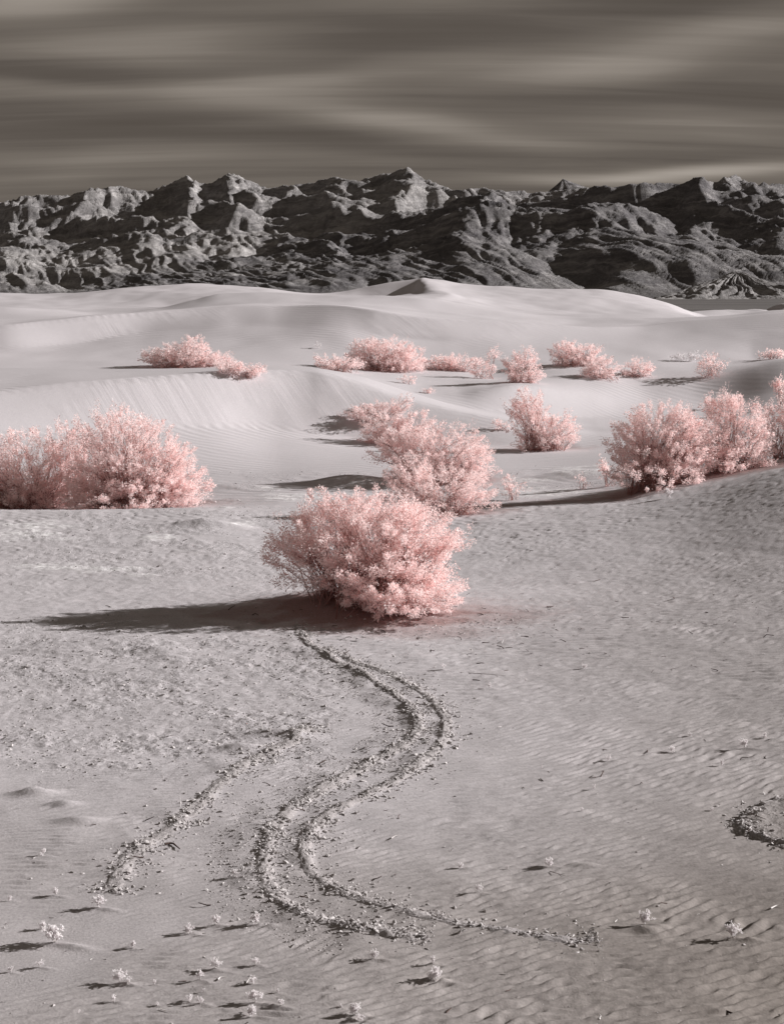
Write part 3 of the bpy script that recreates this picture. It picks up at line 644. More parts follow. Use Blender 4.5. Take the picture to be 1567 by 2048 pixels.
SKY = [(-900, 430), (-300, 420), (0, 412), (80, 396), (140, 397), (200, 383), (245, 380), (300, 388), (340, 378), (380, 360), (412, 374), (430, 371), (465, 354), (492, 363), (540, 381), (580, 376), (620, 374), (672, 361), (700, 367), (760, 358), (815, 345), (842, 362), (870, 373), (905, 387), (950, 383), (1000, 387), (1080, 391), (1140, 384), (1195, 379), (1230, 378), (1290, 374), (1350, 372), (1385, 362), (1415, 371), (1450, 357), (1492, 373), (1567, 376), (1870, 366), (2480, 400)]
FRONT = [(-900, 600), (0, 600), (150, 584), (300, 556), (420, 535), (500, 520), (650, 474), (800, 440), (900, 405), (960, 386), (1100, 388), (1300, 375), (1567, 378), (1870, 370), (2480, 410)]
MID = [(-900, 500), (0, 488), (120, 500), (250, 478), (380, 486), (500, 470), (600, 440), (700, 415), (800, 400), (900, 395), (1000, 420), (2480, 460)]
def build_mountains():
    cell = 4.5
    gx = np.arange(-1180, 1180, cell); gy = np.arange(1400, 3500, cell)
    Yg, Xg = np.meshgrid(gy, gx, indexing='ij')
    A = Xg / Yg; px = CX + A * F
    def el(tab, q): return pchip1([t[0] for t in tab], [t[1] for t in tab], q)
    def env(Yb, Yr, py, back, pw=.85):
        zt = np.maximum(Yr * (HOR - py) / F, 0)
        t = (Yg - Yb) / (Yr - Yb)
        up = np.clip(t, 0, 1) ** pw; dn = np.clip(1 - (Yg - Yr) / back, 0, 1)
        return zt * np.where(Yg < Yr, up, dn) 
    wob = 160 * fbm(Xg / 420, Yg / 600, 2)
    eB = env(2150 + 0 * Xg, 2850 + wob, el(SKY, px), 900)
    eM = env(1850 + 0 * Xg, 2380 + wob, el(MID, px), 500)
    eF = env(1500 + .5 * wob, 2080 + wob, el(FRONT, px), 500, 1.15)
    E = np.maximum(np.maximum(eF, eM), eB)
    fixed = np.zeros_like(E, bool); fixed[0] = True; fixed[-1] = True
    def ridged(u, v, oct=5, g=.5):
        t = 0; a_ = 1.0; w = 1.0
        for i in range(oct):
            n = (1 - np.abs(perlin(u + 31.7 * i, v + 11.3 * i))) ** 2 * w
            t = t + a_ * n; w = np.clip(n * 1.5, 0, 1); a_ *= g; u = u * 2.07; v = v * 2.07
        return t
    wx = 105 * fbm(Xg / 230, Yg / 230, 3); wy = 60 * fbm(Xg / 240 + 9, Yg / 240 + 4, 3)
    sp = ridged((Xg + .75 * (Yg - 2000) + wx) / 190, (Yg + wy - .15 * Xg) / 520, 6, .46)
    s2 = ridged((Xg + .4 * Yg + wx) / 70, (Yg + wy) / 150, 4, .45)
    t_ = np.clip(E / 60, 0, 1)
    h = E * (.74 + .17 * (sp - .55)) + t_ * (1.5 * (s2 - .5)) + .6 * fbm(Xg / 25, Yg / 25, 3)
    h += np.clip((Yg - 1400) * .01, 0, 8)
    h = erode(h, cell, 20, MK, MM, fixed, .004)
    fm = np.maximum(sstep(1900, 1620, Yg), .75 * sstep(2300, 1900, Yg) * sstep(-80, -300, Xg))
    for it in range(14):
        p = np.pad(h, 1, mode='edge'); h = h + .24 * fm * (p[:-2, 1:-1] + p[2:, 1:-1] + p[1:-1, :-2] + p[1:-1, 2:] - 4 * h)
    print('eroded', round(time.time() - T0, 1))
    a = np.linspace(-.33, .33, 700); r = np.concatenate([np.arange(1420, 2150, 5.4), np.arange(2150, 3300, 7.5)])
    Y, Am = np.meshgrid(r, a, indexing='ij'); X = Am * Y
    fy = np.clip((Y - gy[0]) / cell, 0, len(gy) - 1.001); fx = np.clip((X - gx[0]) / cell, 0, len(gx) - 1.001)
    i = fy.astype(int); j = fx.astype(int); u = fy - i; v = fx - j
    Z = (h[i, j] * (1 - u) * (1 - v) + h[i + 1, j] * u * (1 - v) + h[i, j + 1] * (1 - u) * v + h[i + 1, j + 1] * u * v)
    pxm = CX + Am * F
    # match the skyline
    E_ = (Z / Y).max(0); target = (HOR - el(SKY, pxm[0])) / F
    ra = target / np.maximum(E_, .02); k = np.exp(-np.linspace(-2, 2, 13) ** 2); k /= k.sum()
    ra = np.convolve(np.pad(ra, 6, mode='edge'), k, 'valid'); ra = np.clip(ra, .3, 3)
    print('ra', ra.min(), ra.max()); Z = Z * ra[None, :]
    hi = sstep(1, 22, Z)
    # ledges of hard beds, and rough rock
    bed = (Z + 14 * fbm(X / 160, Y / 160, 3) - .04 * X) / 17.0
    tt = bed - np.floor(bed)
    Z = Z + hi * 1.6 * (sstep(.25, .75, tt) - tt) * sstep(-.5, .4, fbm(X / 250 + 7, Y / 250, 2))
    Z = Z + hi * (.7 * fbm(X / 20, Y / 20, 4, .68) + 2.4 * (ridged((X + .35 * Y + 8 * fbm(X / 40, Y / 90, 2)) / 16, Y / 170, 4, .55) - .6) - .4 * np.abs(fbm(X / 38 + 3, Y / 80, 4, .6)))
    Z = Z + 6.5
    fr = pchip1([t[0] for t in FRONT], [t[1] for t in FRONT], pxm)
    pyp = HOR - (Z - 7) / Y * F
    pn = fbm(X / 300, Z / 50, 3)
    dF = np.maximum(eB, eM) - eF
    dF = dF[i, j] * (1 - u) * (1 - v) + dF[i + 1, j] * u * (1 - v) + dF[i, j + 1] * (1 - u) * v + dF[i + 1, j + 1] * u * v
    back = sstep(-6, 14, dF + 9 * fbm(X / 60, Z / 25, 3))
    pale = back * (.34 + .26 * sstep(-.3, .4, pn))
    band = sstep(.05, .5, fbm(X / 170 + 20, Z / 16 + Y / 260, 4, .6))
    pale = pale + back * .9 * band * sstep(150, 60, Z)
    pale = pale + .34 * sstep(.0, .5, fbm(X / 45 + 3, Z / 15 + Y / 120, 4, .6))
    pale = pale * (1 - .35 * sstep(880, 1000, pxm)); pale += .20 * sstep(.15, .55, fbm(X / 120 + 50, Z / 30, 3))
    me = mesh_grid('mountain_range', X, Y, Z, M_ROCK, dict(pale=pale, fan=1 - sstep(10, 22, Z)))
    o = link('mountain_range', me, kind='structure'); o['label'] = 'dark eroded mountain range across the horizon'
    # lone pyramid peak far behind
    th = np.linspace(0, 2 * np.pi, 97); rr = np.linspace(0, 1, 40)
    Rr, Th = np.meshgrid(rr, th, indexing='ij')
    cx, _, cz = at(1125, 357, 4200)
    zt = cz - 230
    lobe = 1.05 + .45 * np.cos(Th - .1) + .06 * np.cos(7 * Th) + .04 * np.sin(13 * Th + 1)
    Xp = cx + 170 * Rr * lobe * np.cos(Th); Yp = 4200 + 150 * Rr * lobe * np.sin(Th)
    Zp = 230 + zt * (1 - Rr ** .92) + 3.0 * fbm(Xp / 20, Yp / 20, 3) * Rr - 5 * Rr * np.abs(np.sin(5 * Th + 2 * Rr))
    Xp[-1] = cx + (Xp[-1] - cx) * 1.3; Yp[-1] = 4200 + (Yp[-1] - 4200) * 1.3; Zp[-1] = 100
    me = mesh_grid('pyramid_peak', Xp, Yp, Zp, M_ROCK, dict(pale=np.full(Xp.shape, .12)))
    o = link('distant_peak', me, kind='structure'); o['label'] = 'dark pyramid shaped peak rising behind the range'
    # pale gullied fan at the foot of the range, right
    cx, cy = (1462 - CX) / F * 1480, 1480.0
    th = np.linspace(0, 2 * np.pi, 240); rr = np.linspace(0, 1, 70)
    Rr, Th = np.meshgrid(rr, th, indexing='ij')
    Rm = 1 + .18 * np.cos(3 * Th + 1)
    Xp = cx + 95 * Rr * Rm * np.cos(Th); Yp = cy + 80 * Rr * Rm * np.sin(Th)
    gul = np.abs(fbm(Th * 4.2 / 1.2 + .8 * fbm(Xp / 30, Yp / 30, 2), Rr * 1.3, 3))
    Zp = 6.5 + 27 * (1 - Rr) ** 1.35 - 9 * gul * np.sin(np.pi * np.clip(Rr, 0, 1)) + 1.2 * fbm(Xp / 8, Yp / 8, 3) * sstep(0, .2, 1 - Rr)
    Zp[-1] = -3
    me = mesh_grid('gullied_fan', Xp, Yp, Zp, M_ROCK, dict(pale=np.full(Xp.shape, .75)))
    o = link('gullied_hill', me, kind='structure'); o['label'] = 'small pale gullied hill at the foot of the range'
build_mountains()
print('mountains', round(time.time() - T0, 1))

# ---------------------------------------------------------------- clods and crust ridges
def ico():
    t = (1 + 5 ** .5) / 2
    v = np.array([(-1, t, 0), (1, t, 0), (-1, -t, 0), (1, -t, 0), (0, -1, t), (0, 1, t), (0, -1, -t), (0, 1, -t), (t, 0, -1), (t, 0, 1), (-t, 0, -1), (-t, 0, 1)], float)
    f = np.array([(0, 11, 5), (0, 5, 1), (0, 1, 7), (0, 7, 10), (0, 10, 11), (1, 5, 9), (5, 11, 4), (11, 10, 2), (10, 7, 6), (7, 1, 8), (3, 9, 4), (3, 4, 2), (3, 2, 6), (3, 6, 8), (3, 8, 9), (4, 9, 5), (2, 4, 11), (6, 2, 10), (8, 6, 7), (9, 8, 1)])
    return v / np.linalg.norm(v[0]), f
IV, IF = ico()
def clod_shape(r):
    v = IV * (1 + r.uniform(-.38, .38, (12, 1))) + r.normal(0, .10, (12, 3))
    return v * np.array([1.0, .70, .34])
CLODV = [clod_shape(rng) for _ in range(14)]
OV = np.array([(1, 0, 0), (-1, 0, 0), (0, 1, 0), (0, -1, 0), (0, 0, 1), (0, 0, -1)], float)
OF = np.array([(0, 2, 4), (2, 1, 4), (1, 3, 4), (3, 0, 4), (2, 0, 5), (1, 2, 5), (3, 1, 5), (0, 3, 5)])
CRUMB = [(OV * (1 + rng.uniform(-.35, .35, (6, 1))) + rng.normal(0, .22, (6, 3))) * np.array([1.05, .8, .5]) for _ in range(18)]
CLODM = [mesh_np('clod', v, IF, M_CLOD) for v in CLODV]
def rotm(r, n, tilt=.42):
    az = r.uniform(0, 2 * np.pi, n); tx = r.normal(0, tilt, n); ty = r.normal(0, tilt, n)
    cz, sz = np.cos(az), np.sin(az); cx, sx = np.cos(tx), np.sin(tx); cy, sy = np.cos(ty), np.sin(ty)
    Rz = np.zeros((n, 3, 3)); Rz[:, 0, 0] = cz; Rz[:, 0, 1] = -sz; Rz[:, 1, 0] = sz; Rz[:, 1, 1] = cz; Rz[:, 2, 2] = 1
    Rx = np.zeros((n, 3, 3)); Rx[:, 0, 0] = 1; Rx[:, 1, 1] = cx; Rx[:, 1, 2] = -sx; Rx[:, 2, 1] = sx; Rx[:, 2, 2] = cx
    Ry = np.zeros((n, 3, 3)); Ry[:, 1, 1] = 1; Ry[:, 0, 0] = cy; Ry[:, 0, 2] = sy; Ry[:, 2, 0] = -sy; Ry[:, 2, 2] = cy
    return Rz @ Rx @ Ry, az, tx, ty
def clod_mass(name, x, y, z, s, parent, label=None):
    n = len(x); R, *_ = rotm(rng, n)
    V = np.stack(CRUMB)[rng.integers(0, len(CRUMB), n)] * s[:, None, None]
    co = np.einsum('nij,nkj->nki', R, V) + np.stack([x, y, z], 1)[:, None, :]
    fc = OF[None] + (np.arange(n) * 6)[:, None, None]
    o = link(name, mesh_np(name, co.reshape(-1, 3), fc.reshape(-1, 3), M_CLOD), parent, kind='stuff')
    if label: o['label'] = label
    return o
def clods(x, y, s, parent, n_single):
    z = gz(x, y) + s * .12
    px, py = proj(x, y, z); vis = (px > 0) & (px < 1567) & (py < 2048)
    order = np.argsort(-(s / y) * vis); one = order[:n_single]; rest = order[n_single:]
    for i in one:
        o = link('clod', CLODM[rng.integers(0, len(CLODM))], parent, (x[i], y[i], z[i]))
        o.rotation_euler = (rng.normal(0, .5), rng.normal(0, .5), rng.uniform(0, 6.28)); o.scale = (s[i] * rng.uniform(.9, 1.35), s[i], s[i] * rng.uniform(.8, 1.2))
    if len(rest): clod_mass('rubble', x[rest], y[rest], z[rest], s[rest], parent)

def ridge_strip(P, hw, hh, lab, n_clod, n_single, seedv):
    r = np.random.default_rng(seedv)
    k = np.arange(0, len(P)); tg = np.gradient(P, axis=0); tg /= np.linalg.norm(tg, axis=1)[:, None] + 1e-9
    nr = np.stack([tg[:, 1], -tg[:, 0]], 1)
    w = np.linspace(-1.25, 1.25, 23)
    Wd, K = np.meshgrid(w, k)
    X = P[K, 0] + nr[K, 0] * Wd * hw; Y = P[K, 1] + nr[K, 1] * Wd * hw
    base = gz(X, Y)
    end = np.minimum(sstep(0, 12, K), sstep(0, 12, len(P) - 1 - K))
    prof = sstep(1.25, .25, np.abs(Wd)) * end
    cl = fbm(X * 5, Y * 5, 3); cl2 = fbm(X * 13, Y * 13, 2)
    Z = base - .012 + prof * (hh * .14 * (1 + .9 * cl) + .020 * cl2 + .010)
    o = link('mud_ridge', mesh_grid('mud_ridge', X, Y, Z, M_SAND, dict(coarse=np.full(X.shape, .45), rough=np.full(X.shape, .9) * prof)), kind='structure')
    o['label'] = lab
    i = r.integers(4, len(P) - 4, n_clod * 3); lump = fbm(P[i, 0] * 2.2, P[i, 1] * 2.2, 2) + .25; i = i[r.random(len(i)) < .25 + .6 * lump][:n_clod]; n_clod = len(i)
    d = (r.normal(0, 1, n_clod) - .35) * hw * 1.0
    out = r.random(n_clod) < .25; d[out] *= 2.4
    x = P[i, 0] + nr[i, 0] * d + r.normal(0, .02, n_clod); y = P[i, 1] + nr[i, 1] * d + r.normal(0, .02, n_clod)
    s = np.clip(r.lognormal(math.log(.0135), .50, n_clod), .005, .048)
    z = gz(x, y)
    q = np.clip(1 - np.abs(d) / (1.25 * hw), 0, 1); z = z + sstep(0, .8, q) * hh * .14
    px, py = proj(x, y, z); vis = (px > 0) & (px < 1567) & (py < 2048)
    order = np.argsort(-(s / y) * vis); one = order[:n_single]; rest = order[n_single:]
    z = z + s * .12
    for j in one:
        c = link('clod', CLODM[r.integers(0, len(CLODM))], o, (x[j], y[j], z[j]))
        c.rotation_euler = (r.normal(0, .5), r.normal(0, .5), r.uniform(0, 6.28)); c.scale = (s[j] * r.uniform(.9, 1.4), s[j], s[j] * r.uniform(.8, 1.3))
    clod_mass('rubble', x[rest], y[rest], z[rest], s[rest], o)
ridge_strip(RPATH[0], .14, .15, 'outer bank of the S shaped ridge of broken mud', 5600, 290, 1)
ridge_strip(RPATH[1], .13, .11, 'inner bank of the S shaped ridge of broken mud', 3900, 290, 2)
ridge_strip(RPATH[2], .16, .10, 'low ridge of broken mud at the left', 2200, 200, 3)
ridge_strip(RING, .10, .07, 'edge of the crusted mud mound at the right', 700, 150, 4)

def rubble_fields():
    # scattered crumbs on the crusted ground at the left
    n = 26000
    x = rng.uniform(-10, 3, n); y = rng.uniform(21, 36, n)
    _, at_ = full_ground(x, y); keep = rng.random(n) < at_['rough'] * .8
    x, y = x[keep], y[keep]; s = np.clip(rng.lognormal(math.log(.0135), .5, len(x)), .006, .045)
    clod_mass('rubble', x, y, gz(x, y) + s * .1, s, None, 'grey mud crumbs on the crusted ground at the left')
    # between the two banks of the ridge
    P = RPATH[0]; i = rng.integers(60, len(P) - 20, 2400); d = rng.uniform(.05, .75, 2400)
    tg = np.gradient(P, axis=0); tg /= np.linalg.norm(tg, axis=1)[:, None]
    x = P[i, 0] - (-tg[i, 1]) * d; y = P[i, 1] - tg[i, 0] * d; s = np.clip(rng.lognormal(math.log(.012), .45, 2400), .006, .04)
    clod_mass('rubble', x, y, gz(x, y) + s * .1, s, None, 'small crumbs between the banks of the S shaped ridge')
    # thin scatter over all the flat and the mud flat beyond
    n = 1500; y = 14 + 34 * rng.random(n) ** 1.2; x = rng.uniform(-.27, .27, n) * y
    s = np.clip(rng.lognormal(math.log(.008), .5, n), .004, .03)
    clod_mass('pebbles', x, y, gz(x, y) + s * .1, s, None, 'grey pebbles scattered over the sand flat')
    n = 5000; y = rng.uniform(37, 66, n); x = rng.uniform(-.27, .14, n) * y
    _, at_ = full_ground(x, y); keep = rng.random(n) < at_['rough']
    x, y = x[keep], y[keep]; s = np.clip(rng.lognormal(math.log(.018), .5, len(x)), .008, .06)
    clod_mass('rubble', x, y, gz(x, y) + s * .05, s, None, 'broken crust on the far mud flat')
rubble_fields()
def twig_litter():
    n = 520; y = 14.5 + 38 * rng.random(n) ** 1.1; x = rng.uniform(-.26, .26, n) * y
    k = rng.random(n) < .5; x[k] = 1.5 + rng.normal(0, 3.2, k.sum()); y[k] = 33.5 + rng.normal(0, 1.6, k.sum())
    z = gz(x, y); a = rng.uniform(0, 6.28, n); l = rng.lognormal(math.log(.07), .5, n)
    d = np.c_[np.cos(a), np.sin(a), rng.normal(.1, .2, n)] * l[:, None]
    p0 = np.c_[x, y, z + .004]; mid = p0 + d * .5 + rng.normal(0, .12, (n, 3)) * l[:, None]; mid[:, 2] = np.maximum(mid[:, 2], z + .006)
    path = np.stack([p0, mid, p0 + d], 1); path[:, 2, 2] = np.maximum(path[:, 2, 2], z + .004)
    w = rng.random(n) < .3
    for sel, mt, lab in ((w, M_TWIG, 'bleached bits of twig scattered on the sand'), (~w, M_DARKTWIG, 'dark bits of twig and bark scattered on the sand')):
        q = path[sel]; r0 = np.clip(l[sel] * .07, .003, .012)
        def f(n_, paths, r_): return tubes(n_, paths, r_, r_ * .6, mt)
        o = link('twig_litter', f('twig_litter', q, r0), kind='stuff'); o['label'] = lab
print('clods', round(time.time() - T0, 1))

# ---------------------------------------------------------------- plants
def unit(v): return v / (np.linalg.norm(v, axis=-1, keepdims=True) + 1e-9)
def leaf_mesh(name, pos, d, ln, wd, mat, r, face=None):
    n = len(pos)
    sd_ = unit(np.cross(d, r.normal(size=(n, 3)) if face is None else face))
    nn = np.cross(d, sd_)
    b = pos; t = pos + d * ln[:, None]; m = pos + d * (ln * .45)[:, None] + nn * (ln * .10)[:, None]
    co = np.stack([b, m + sd_ * (wd * .5)[:, None], t, m - sd_ * (wd * .5)[:, None]], 1).reshape(-1, 3)
    f = np.arange(n * 4).reshape(n, 4)
    return mesh_np(name, co, f, mat)
def tubes(name, paths, r0, r1, mat, sides=3):
    """paths: (n, k, 3); tapered tubes"""
    n, k, _ = paths.shape
    tg = unit(np.gradient(paths, axis=1)); ref = np.array([.31, .22, .92]); e1 = unit(np.cross(tg, ref)); e2 = np.cross(tg, e1)
    rad = (r0[:, None] * np.linspace(1, 0, k) + r1[:, None] * np.linspace(0, 1, k))
    ang = np.arange(sides) * 2 * np.pi / sides
    co = paths[:, :, None, :] + rad[:, :, None, None] * (np.cos(ang)[None, None, :, None] * e1[:, :, None, :] + np.sin(ang)[None, None, :, None] * e2[:, :, None, :])
    idx = np.arange(n * k * sides).reshape(n, k, sides); nx = np.roll(idx, -1, axis=2)
    f = np.stack([idx[:, :-1], nx[:, :-1], nx[:, 1:], idx[:, 1:]], -1).reshape(-1, 4)
    return mesh_np(name, co.reshape(-1, 3), f, mat, smooth=True)
def bezier(p0, p1, p2, k):
    t = np.linspace(0, 1, k)[None, :, None]
    return (1 - t) ** 2 * p0[:, None] + 2 * t * (1 - t) * p1[:, None] + t * t * p2[:, None]

def shrub(name, base, lobes, label, seed, cat='shrub', group=None, density=1.0, leaf=.06, tuft=.17, hollow=0.0, droop=.25, spread=.8, white=False, sparse=0.0, low=-.6):
    """base: picture point where the plant stands; lobes: (px, py, rx, ry) in picture units, optional depth offset in metres"""
    r = np.random.default_rng(seed)
    bx, by, bz = base if len(base) == 3 else hit(*base)
    sc = by / F
    root = bpy.data.objects.new(name, None); COL.objects.link(root); root.location = (bx, by, bz)
    root.empty_display_size = .2; tag(root, label, cat, group)
    ends, starts, over = [], [], []
    for lb in lobes:
        px, py, rx, ry = lb[:4]; dy = lb[4] if len(lb) > 4 else 0
        c = np.array(at(px, py, by + dy)); c = np.array([c[0], by + dy, c[2]]); rad = np.array([rx * sc, rx * sc * .85, ry * sc])
        area = rad[0] * rad[1] + 2 * rad[0] * rad[2]
        n = int(max(12, density * area * .74 / tuft ** 2))
        d = unit(r.normal(size=(n * 3, 3))); d = d[(d[:, 2] > low) | (r.random(n * 3) < .25)][:n]
        q = r.random(len(d)); rr = np.where(q < .70, r.uniform(.86, 1.04, len(d)), r.uniform(.45, .9, len(d)))
        rr *= 1 + .13 * fbm(d[:, 0] * 2.2 + seed, d[:, 2] * 2.2 + d[:, 1], 3)
        rr = np.where(r.random(len(d)) < .08, r.uniform(1.05, 1.20, len(d)), rr)
        e = c + d * rad * rr[:, None]
        over.append(rr > 1.05)
        g = ground0(e[:, 0], e[:, 1]); e[:, 2] = np.maximum(e[:, 2], g + r.uniform(.05, .2, len(e)) * min(1, rad[2]))
        ends.append(e)
        s0 = np.array([bx, by, bz]) + np.c_[np.clip(r.normal(0, .5, len(e)), -1, 1) * spread * rad[0] * .75 + .55 * (c[0] - bx), np.clip(r.normal(0, .5, len(e)), -1, 1) * spread * rad[1], np.zeros(len(e))]
        starts.append(s0)
    ends = np.concatenate(ends); starts = np.concatenate(starts); over = np.concatenate(over)
    if sparse: 
        k = r.random(len(ends)) > sparse; ends, starts, over = ends[k], starts[k], over[k]
    starts[:, 2] = ground0(starts[:, 0], starts[:, 1]) - .03
    hgt = (ends[:, 2] - starts[:, 2])
    mid = starts + (ends - starts) * .5; mid[:, 2] = starts[:, 2] + np.maximum(hgt, .1) * r.uniform(.65, .95, len(ends)) + .06
    mid[:, :2] += r.normal(0, .08, (len(ends), 2)) * np.linalg.norm(ends - starts, axis=1, keepdims=True)
    path = bezier(starts, mid, ends, 8)
    tdir = unit(path[:, -1] - path[:, -2])
    tdir[:, 2] += .25; tdir = unit(tdir)
    # tufts: one at each branch end, looser leaves a little further down the branch
    m = int(round(10.5 * (tuft / leaf) ** 2))
    n = len(ends)
    ts = tuft * r.lognormal(0, .28, n) * np.where(over, .72, 1)
    cc = np.repeat(ends, m, 0); td = np.repeat(tdir, m, 0); tsz = np.repeat(ts, m)
    off = r.normal(0, 1, (n * m, 3)); off = unit(off) * (r.random((n * m, 1)) ** .45) * 1.55
    al = r.uniform(-1.5, 1.2, n * m)
    pos = cc + td * (al * tsz)[:, None] + off * (tsz * .36 * (1.15 - .35 * np.abs(al)))[:, None]
    ld = unit(td * .7 + unit(off) * .8 + r.normal(0, .45, (n * m, 3)) + np.array([0, 0, -droop * .3]))
    # loose leaves along the branches
    k = int(n * m * .08); bi = r.integers(0, n, k); bt = r.integers(4, 8, k)
    p2 = path[bi, bt] + r.normal(0, tuft * .35, (k, 3)); d2 = unit(r.normal(size=(k, 3)) + np.array([0, 0, .3]))
    face = unit(off) * 1.0 + td * .5 + np.array([.45, -.10, .55]) + r.normal(0, .30, (n * m, 3))
    pos = np.concatenate([pos, p2]); ld = np.concatenate([ld, d2]); face = np.concatenate([face, r.normal(size=(k, 3))])
    g = ground0(pos[:, 0], pos[:, 1]); keep = pos[:, 2] > g + .01; pos, ld, face = pos[keep], ld[keep], face[keep]
    ln = leaf * r.lognormal(0, .28, len(pos)); wd = ln * r.uniform(.28, .5, len(pos))
    o0 = np.array([bx, by, bz])
    fo = link('foliage', leaf_mesh('foliage', pos - o0, ld, ln, wd, M_WHITE if white else M_LEAF, r, face), root, kind='stuff')
    r0 = np.full(n, .0085 * max(.5, tuft / .17)) * r.lognormal(0, .4, n)
    br = link('branches', tubes('branches', path - o0, r0, r0 * .35, M_BRANCH if not white else M_TWIG), root, kind='stuff')
    return root, len(pos)

nl = 0
def S(*a, **k):
    global nl
    o, n = shrub(*a, **k); nl += n
    return o
# --- the shrub in the middle of the flat
S('shrub', (735, 1200), [(735, 1092, 150, 100), (640, 1110, 92, 84), (800, 1075, 105, 78, .5), (845, 1140, 78, 82, -.2), (740, 1040, 110, 55, .3), (885, 1190, 44, 36, -.3), (775, 1196, 80, 34, -.9), (810, 1205, 80, 28, -1.2), (728, 1155, 70, 60, -.7), (790, 1180, 85, 50, -.9), (868, 1185, 55, 42, -.5), (600, 1095, 55, 60), (575, 1105, 40, 44), (650, 1020, 46, 34, .2), (900, 1090, 34, 44)],
  'large round pink shrub standing alone on the flat, throwing a long shadow to the left', 21, leaf=.050, tuft=.175, density=1.05)
# --- shrubs behind it
G1 = 'pink shrubs clustered behind the lone shrub'
S('shrub', (880, 1030), [(880, 985, 92, 48), (815, 985, 62, 44, -.4), (945, 1000, 46, 34), (820, 940, 40, 30)], 'pink shrub directly behind the lone shrub, partly hidden by its top', 22, leaf=.058, tuft=.16, group=G1)
S('shrub', (890, 962), [(890, 905, 86, 58), (945, 930, 46, 48), (840, 900, 56, 44), (800, 890, 40, 34, .5), (772, 905, 36, 28, .4), (850, 945, 70, 26, -.3), (925, 955, 50, 26, -.2)], 'tall pink shrub on the dune foot, second behind the lone shrub', 23, leaf=.065, tuft=.17, group=G1)
S('shrub', (800, 888), [(795, 868, 66, 32), (762, 856, 44, 28), (832, 850, 36, 28), (780, 885, 40, 24)], 'paler loose pink shrub up left of the tall one on the dune foot', 24, leaf=.075, tuft=.19, group=G1, sparse=.05)
S('shrub', (765, 842), [(755, 824, 54, 18), (802, 812, 20, 20), (715, 832, 26, 12)], 'low spreading pink shrub on the slip face, highest of the cluster', 25, leaf=.075, tuft=.19, group=G1)
# --- left pair
G2 = 'pink shrubs along the left edge of the flat'
S('shrub', (270, 1017), [(265, 925, 112, 90), (225, 890, 85, 76, .4), (335, 955, 66, 66), (380, 975, 38, 44), (205, 970, 70, 52, -.4), (355, 900, 22, 28), (300, 985, 90, 34, -.6), (190, 990, 56, 34, -.4), (365, 990, 50, 32, -.2), (250, 1000, 110, 24, -.7)], 'largest pink shrub at the left, a tall dome on the rim of the flat', 26, leaf=.058, tuft=.16, group=G2, density=.9)
S('shrub', (62, 1018), [(55, 940, 88, 78), (-40, 940, 90, 84), (118, 955, 54, 62), (20, 985, 90, 36, -.5), (90, 995, 60, 28, -.4), (30, 1002, 80, 22, -.6)], 'pink shrub cut by the left picture edge', 27, leaf=.058, tuft=.16, group=G2, density=.9)
S('shrub', (150, 1000), [(150, 905, 52, 56), (112, 885, 40, 38), (185, 935, 40, 60), (140, 985, 70, 34, -.3)], 'darker looser pink shrub between the two big ones at the left', 28, leaf=.058, tuft=.16, group=G2, sparse=.3)
# --- right group
G3 = 'pink shrubs in the shaded hollow at the right'
S('shrub', (1318, 972), [(1312, 890, 92, 78), (1260, 905, 50, 54), (1385, 885, 48, 56), (1320, 850, 68, 46), (1345, 930, 60, 40, -.2), (1285, 930, 62, 42, -.2), (1310, 950, 90, 28, -1.0)], 'fan shaped pink shrub, leftmost of the big ones on the right rim', 29, leaf=.058, tuft=.155, group=G3, density=.9)
S('shrub', (1462, 940), [(1465, 868, 72, 72), (1450, 820, 44, 36), (1425, 890, 42, 48), (1500, 890, 42, 48), (1440, 925, 40, 30, -.8), (1480, 925, 60, 28, -1.0)], 'tallest pink shrub on the right rim, dense and upright', 30, leaf=.058, tuft=.155, group=G3, density=.9)
S('shrub', (1555, 918), [(1555, 868, 46, 56), (1620, 850, 60, 60), (1720, 850, 80, 70), (1800, 850, 70, 70, -1), (1548, 825, 20, 26)], 'pink shrub cut by the right picture edge on the rim', 31, leaf=.058, tuft=.155, group=G3)
S('shrub', (1222, 972), [(1220, 945, 20, 26), (1205, 935, 12, 12)], 'small thin pink shrub at the left foot of the fan shaped one', 32, leaf=.09, tuft=.14, sparse=.3)
S('shrub', (1412, 820), [(1410, 803, 12, 8)], 'small tuft of pink leaves above the gap between the two big right shrubs', 33, leaf=.11, tuft=.16)
# --- middle right
S('shrub', (1085, 900), [(1100, 868, 54, 36), (1065, 828, 34, 40, .5), (1052, 815, 30, 34, .8), (1035, 818, 30, 16, .6), (1120, 845, 26, 30), (1090, 884, 62, 24), (1050, 850, 40, 30, .4)], 'tall loose pink shrub on the slope beneath the second slip face', 34, leaf=.075, tuft=.18, sparse=.25)
S('shrub', (1002, 858), [(1003, 850, 18, 8)], 'small pale tuft left of the loose shrub under the second slip face', 35, leaf=.11, tuft=.16, sparse=.2)
S('shrub', (1025, 1000), [(1025, 975, 25, 24)], 'small round pink shrub on the salt flat right of the cluster', 36, leaf=.075, tuft=.13, sparse=.25)
S('shrub', (1161, 978), [(1161, 965, 12, 15)], 'smallest round pink shrub alone on the salt flat', 37, leaf=.07, tuft=.10, sparse=.2)
